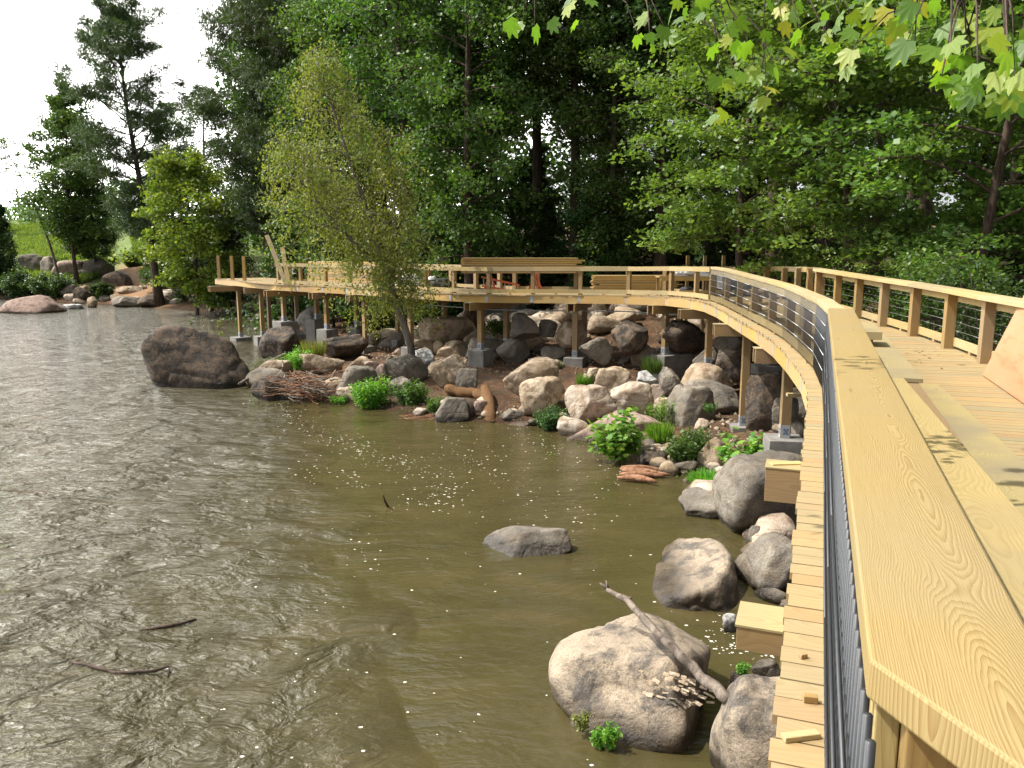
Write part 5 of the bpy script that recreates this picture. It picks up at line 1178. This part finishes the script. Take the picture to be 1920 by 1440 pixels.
# pale shrubs close behind the right hand railing
for (px_, Y_, zb_, h_, w_, mt, lab) in [(1640, 22, 2.6, 2.7, 1.5, 'leaf_maple', 'pale leaved shrub behind the capped railing at right'), (1760, 19, 2.6, 2.2, 1.4, 'leaf', 'small leafy shrub close behind the right railing posts'), (1560, 25, 2.8, 1.6, 1.3, 'leaf', 'low dark shrub behind the bend of the land side rail'), (1880, 17, 2.4, 2.6, 1.6, 'leaf_dark', 'dark shrub behind the plywood sheet')]:
    x_ = (px_-960)*Y_/F; rr2 = random.Random(int(px_)); root = empty('shrub', (x_, Y_, zb_), lab, 'shrub'); mb = MB(); cen = []; rd = []
    for i in range(22):
        az = rr2.random()*6.28; r_ = w_*math.sqrt(rr2.random()); e = Vector((x_+math.cos(az)*r_, Y_+math.sin(az)*r_*.7, zb_+h_*rr2.uniform(.35, 1))); b = Vector((x_, Y_, hz(x_, Y_)-.1)); mb.tube([b, b.lerp(e, .5)+Vector((0, 0, .3)), e], [.025, .014, .005], 5, cap=False)
        for t in (.55, .75, .9, 1.0): cen.append(tuple(b.lerp(e, t)+Vector((0, 0, .2)))); rd.append(.38*rr2.uniform(.6, 1.3))
    mb.build('stem', M['bark_grey'], root); link('foliage', leaf_cloud('foliage', cen, rd, 60, .10, .06, M[mt], .4, 1.1, seed=int(px_)), root)

# ------------------------------------------------------------------ sycamore overhanging from the right
root = empty('sycamore_tree', (9.6, 7.0, hz(9.6, 7.0)), 'sycamore reaching in from the right with big lobed yellow green leaves at the top', 'tree')
tb = MB(); tb.tube([(9.6, 7.0, 1.5), (9.5, 7.0, 5), (9.3, 7.1, 9), (9.2, 7.2, 14)], [.26, .22, .18, .08], 10); 
rr = random.Random(21); it = []; tw = MB()
clusters = [  # px, py, Y, spread px, n
    (965, 22, 4.6, 34, 7), (1070, 6, 4.8, 30, 6), (1235, 62, 4.4, 34, 9), (1310, 20, 4.5, 50, 12), (1385, 60, 4.6, 46, 12), (1350, 145, 4.6, 26, 7), (1345, 212, 4.8, 18, 4), (1415, 120, 4.6, 42, 14), (1440, 175, 4.8, 24, 6), (1480, 30, 4.6, 50, 14),
    (1560, 10, 4.4, 50, 12), (1700, 75, 3.0, 40, 6), (1775, 130, 2.9, 50, 8), (1860, 90, 2.7, 60, 9), (1885, 160, 2.7, 40, 8), (1820, 160, 3.2, 30, 6), (1600, 50, 4, 50, 14), (1800, 60, 3.0, 60, 9), (1900, 30, 2.9, 60, 9), (1905, 160, 2.7, 40, 6), (1650, 15, 3.6, 60, 12), (1740, 20, 3.4, 50, 9)]
lim = {}
def hub(Y_, px_): return Vector((9.3, 7.1, 8.6))
main = [Vector((9.3, 7.1, 8.4)), Vector((6.5, 6.6, 8.6)), Vector((4.2, 5.8, 7.9)), Vector((2.6, 5.0, 7.1)), Vector((1.0, 4.8, 6.9)), Vector((.1, 4.7, 6.75))]
main2 = [Vector((9.4, 7.0, 7.4)), Vector((6.4, 5.6, 7.6)), Vector((4.2, 4.2, 7.0)), Vector((2.6, 3.2, 6.45)), Vector((1.6, 2.9, 6.25))]
tw.tube(fine(main, 3), [.07*(1-i/16)+.006 for i in range(16)], 7); tw.tube(fine(main2, 3), [.06*(1-i/13)+.006 for i in range(13)], 7)
mf_ = fine(main, 8)+fine(main2, 8)
for (px_, py_, Y_, sp_, n_) in clusters:
    for k in range(int(n_*.8)):
        c = atY(px_+rr.gauss(0, sp_*.6), py_+rr.gauss(0, sp_*.5), Y_+rr.uniform(-.3, .4)); az = rr.random()*6.28
        it.append((c, rr.uniform(.10, .175), (math.cos(az)*.6, math.sin(az)*.6, -.7+rr.uniform(-.3, .5)), (rr.gauss(-.3, .5), rr.gauss(-.5, .5), .8)))
        if k % 3 == 0:
            b = min(mf_, key=lambda q: (q-c).length); b = c+(b-c).normalized()*min(.32, (b-c).length)+Vector((rr.uniform(-.12, .12), 0, 0)); tw.tube([b, b.lerp(c, .5)+Vector((0, 0, .05)), c], [.005, .0035, .002], 4, cap=False)
for k in range(700):     # crown above the frame, it shades the deck here and there
    t = rr.random(); b = rr.choice(mf_[:30]+mf_[41:60]); c = b+Vector((rr.gauss(0, .7), rr.gauss(0, .7), abs(rr.gauss(.5, .5))))
    if c.z < 5.2+.40*c.y: continue
    az = rr.random()*6.28; it.append((c, rr.uniform(.18, .28), (math.cos(az), math.sin(az), -.4), (rr.gauss(0, .4), rr.gauss(0, .4), 1)))
for k in range(1500):
    c = Vector((9.3+rr.gauss(0, 2.2), 7.4+rr.gauss(0, 2.0), 11+rr.gauss(0, 1.8)))
    az = rr.random()*6.28; it.append((c, rr.uniform(.24, .34), (math.cos(az), math.sin(az), -.4), (rr.gauss(0, .4), rr.gauss(0, .4), 1)))
link('trunk', tb.mesh('trunk', M['bark_grey'], True), root); link('limb', tw.mesh('limb', M['bark'], True), root)
big_leaves('foliage', it, 'leaf_syc', root)

# ------------------------------------------------------------------ foam flecks
def foam():
    rg = np.random.default_rng(14); bands = [((470, 735), (560, 790), 26, 170), ((560, 790), (690, 850), 22, 190), ((690, 850), (800, 880), 26, 170), ((800, 865), (840, 960), 30, 150), ((620, 880), (680, 910), 18, 60), ((620, 860), (560, 900), 20, 40),
             ((840, 820), (960, 900), 34, 140), ((720, 960), (830, 930), 16, 60), ((900, 780), (1180, 900), 40, 160), ((940, 900), (1130, 980), 45, 90), ((1340, 1160), (1440, 1240), 22, 110), ((1290, 1180), (1350, 1230), 16, 40), ((640, 1000), (720, 1060), 30, 30),
             ((960, 800), (1060, 850), 20, 60), ((60, 600), (300, 640), 20, 60)]
    P = []
    for a, b, sp, n in bands:
        t = rg.random(n); x = a[0]+(b[0]-a[0])*t+rg.normal(0, sp, n); y = a[1]+(b[1]-a[1])*t+rg.normal(0, sp*.45, n); P += list(zip(x, y))
    P = [q for q in P if rg.random() < .62]
    for _ in range(110): P.append((rg.uniform(380, 1300), rg.uniform(770, 1440)))
    v = []; f = []
    for x, y in P:
        if y < 590: continue
        c = at(x, y, .0)
        if sdist(np.array([c.x]), np.array([c.y]))[0] > -.05: continue
        r_ = min(.016, .0085*math.exp(rg.normal(0, .5)))*(1+c.y*.018); b = len(v); k = 7; v.append((c.x, c.y, .0014))
        for i in range(k):
            w_ = 2*PI*i/k; q = r_*rg.uniform(.6, 1.3); v.append((c.x+math.cos(w_)*q*1.3, c.y+math.sin(w_)*q, .0012))
        for i in range(k): f.append((b, b+1+i, b+1+(i+1) % k))
    me = bpy.data.meshes.new('foam_flecks'); me.from_pydata(v, [], f); me.materials.append(M['foam']); tag(link('foam_flecks', me), 'small white foam flecks drifting in curved bands on the cove', 'foam', kind='stuff')
foam()

# ------------------------------------------------------------------ distant sign and pole
D_ = 118; c = atY(240, 400, D_); root = empty('hill_sign', (c.x, c.y, hz(c.x, c.y)), 'small blue and white sign on the far grassy hill', 'sign')
MB().box(c+Vector((-.9, 0, 0)), c+Vector((.55, 0, 0)), .1, .75).build('panel', M['plastic_blue'], root); MB().box(c+Vector((.56, 0, -.05)), c+Vector((1.1, 0, -.05)), .1, .6).build('side_panel', M['white_sheet'], root)
for q in (-.6, .6): MB().post(c.x+q, c.y+.12, hz(c.x, c.y)-.3, c.z, .12).build('post', M['bark'], root)
D_ = 150; c = atY(31, 353, D_); root = empty('utility_pole', (c.x, c.y, 8), 'thin utility pole against the sky at far left', 'pole'); MB().tube([(c.x, c.y, 4), (c.x, c.y, c.z)], [.2, .14], 8).build('pole', M['bark'], root); MB().box((c.x-1.0, c.y, c.z-.6), (c.x+1.0, c.y, c.z-.6), .12, .12).build('crossarm', M['bark'], root)

def camber(x, y): return float(np.interp(y, [12, 17, 23, 27, 30.3], [0, .06, .17, .10, 0])) if x > .5 else 0.0
for o in list(bpy.data.objects):
    r = o
    while r.parent: r = r.parent
    if o.type != 'MESH' or not (r is bw or r.name.split('.')[0] in ('work_table', 'plastic_sheet', 'crate', 'tool_bag', 'offcut_bench')): continue
    if o.name.split('.')[0] in ('concrete_footing', 'post_bracket', 'bracket_marking'): continue
    W_ = Vector(); q = o
    while q: W_ += q.location; q = q.parent
    for v in o.data.vertices:
        if v.co.z+W_.z > 2.2: v.co.z += camber(v.co.x+W_.x, v.co.y+W_.y)

SC.cycles.samples = 96
try: SC.cycles.use_adaptive_sampling = True
except Exception: pass
SC.cycles.max_bounces = 7; SC.cycles.diffuse_bounces = 3; SC.cycles.transmission_bounces = 4; SC.cycles.sample_clamp_indirect = 4
bpy.context.view_layer.update()
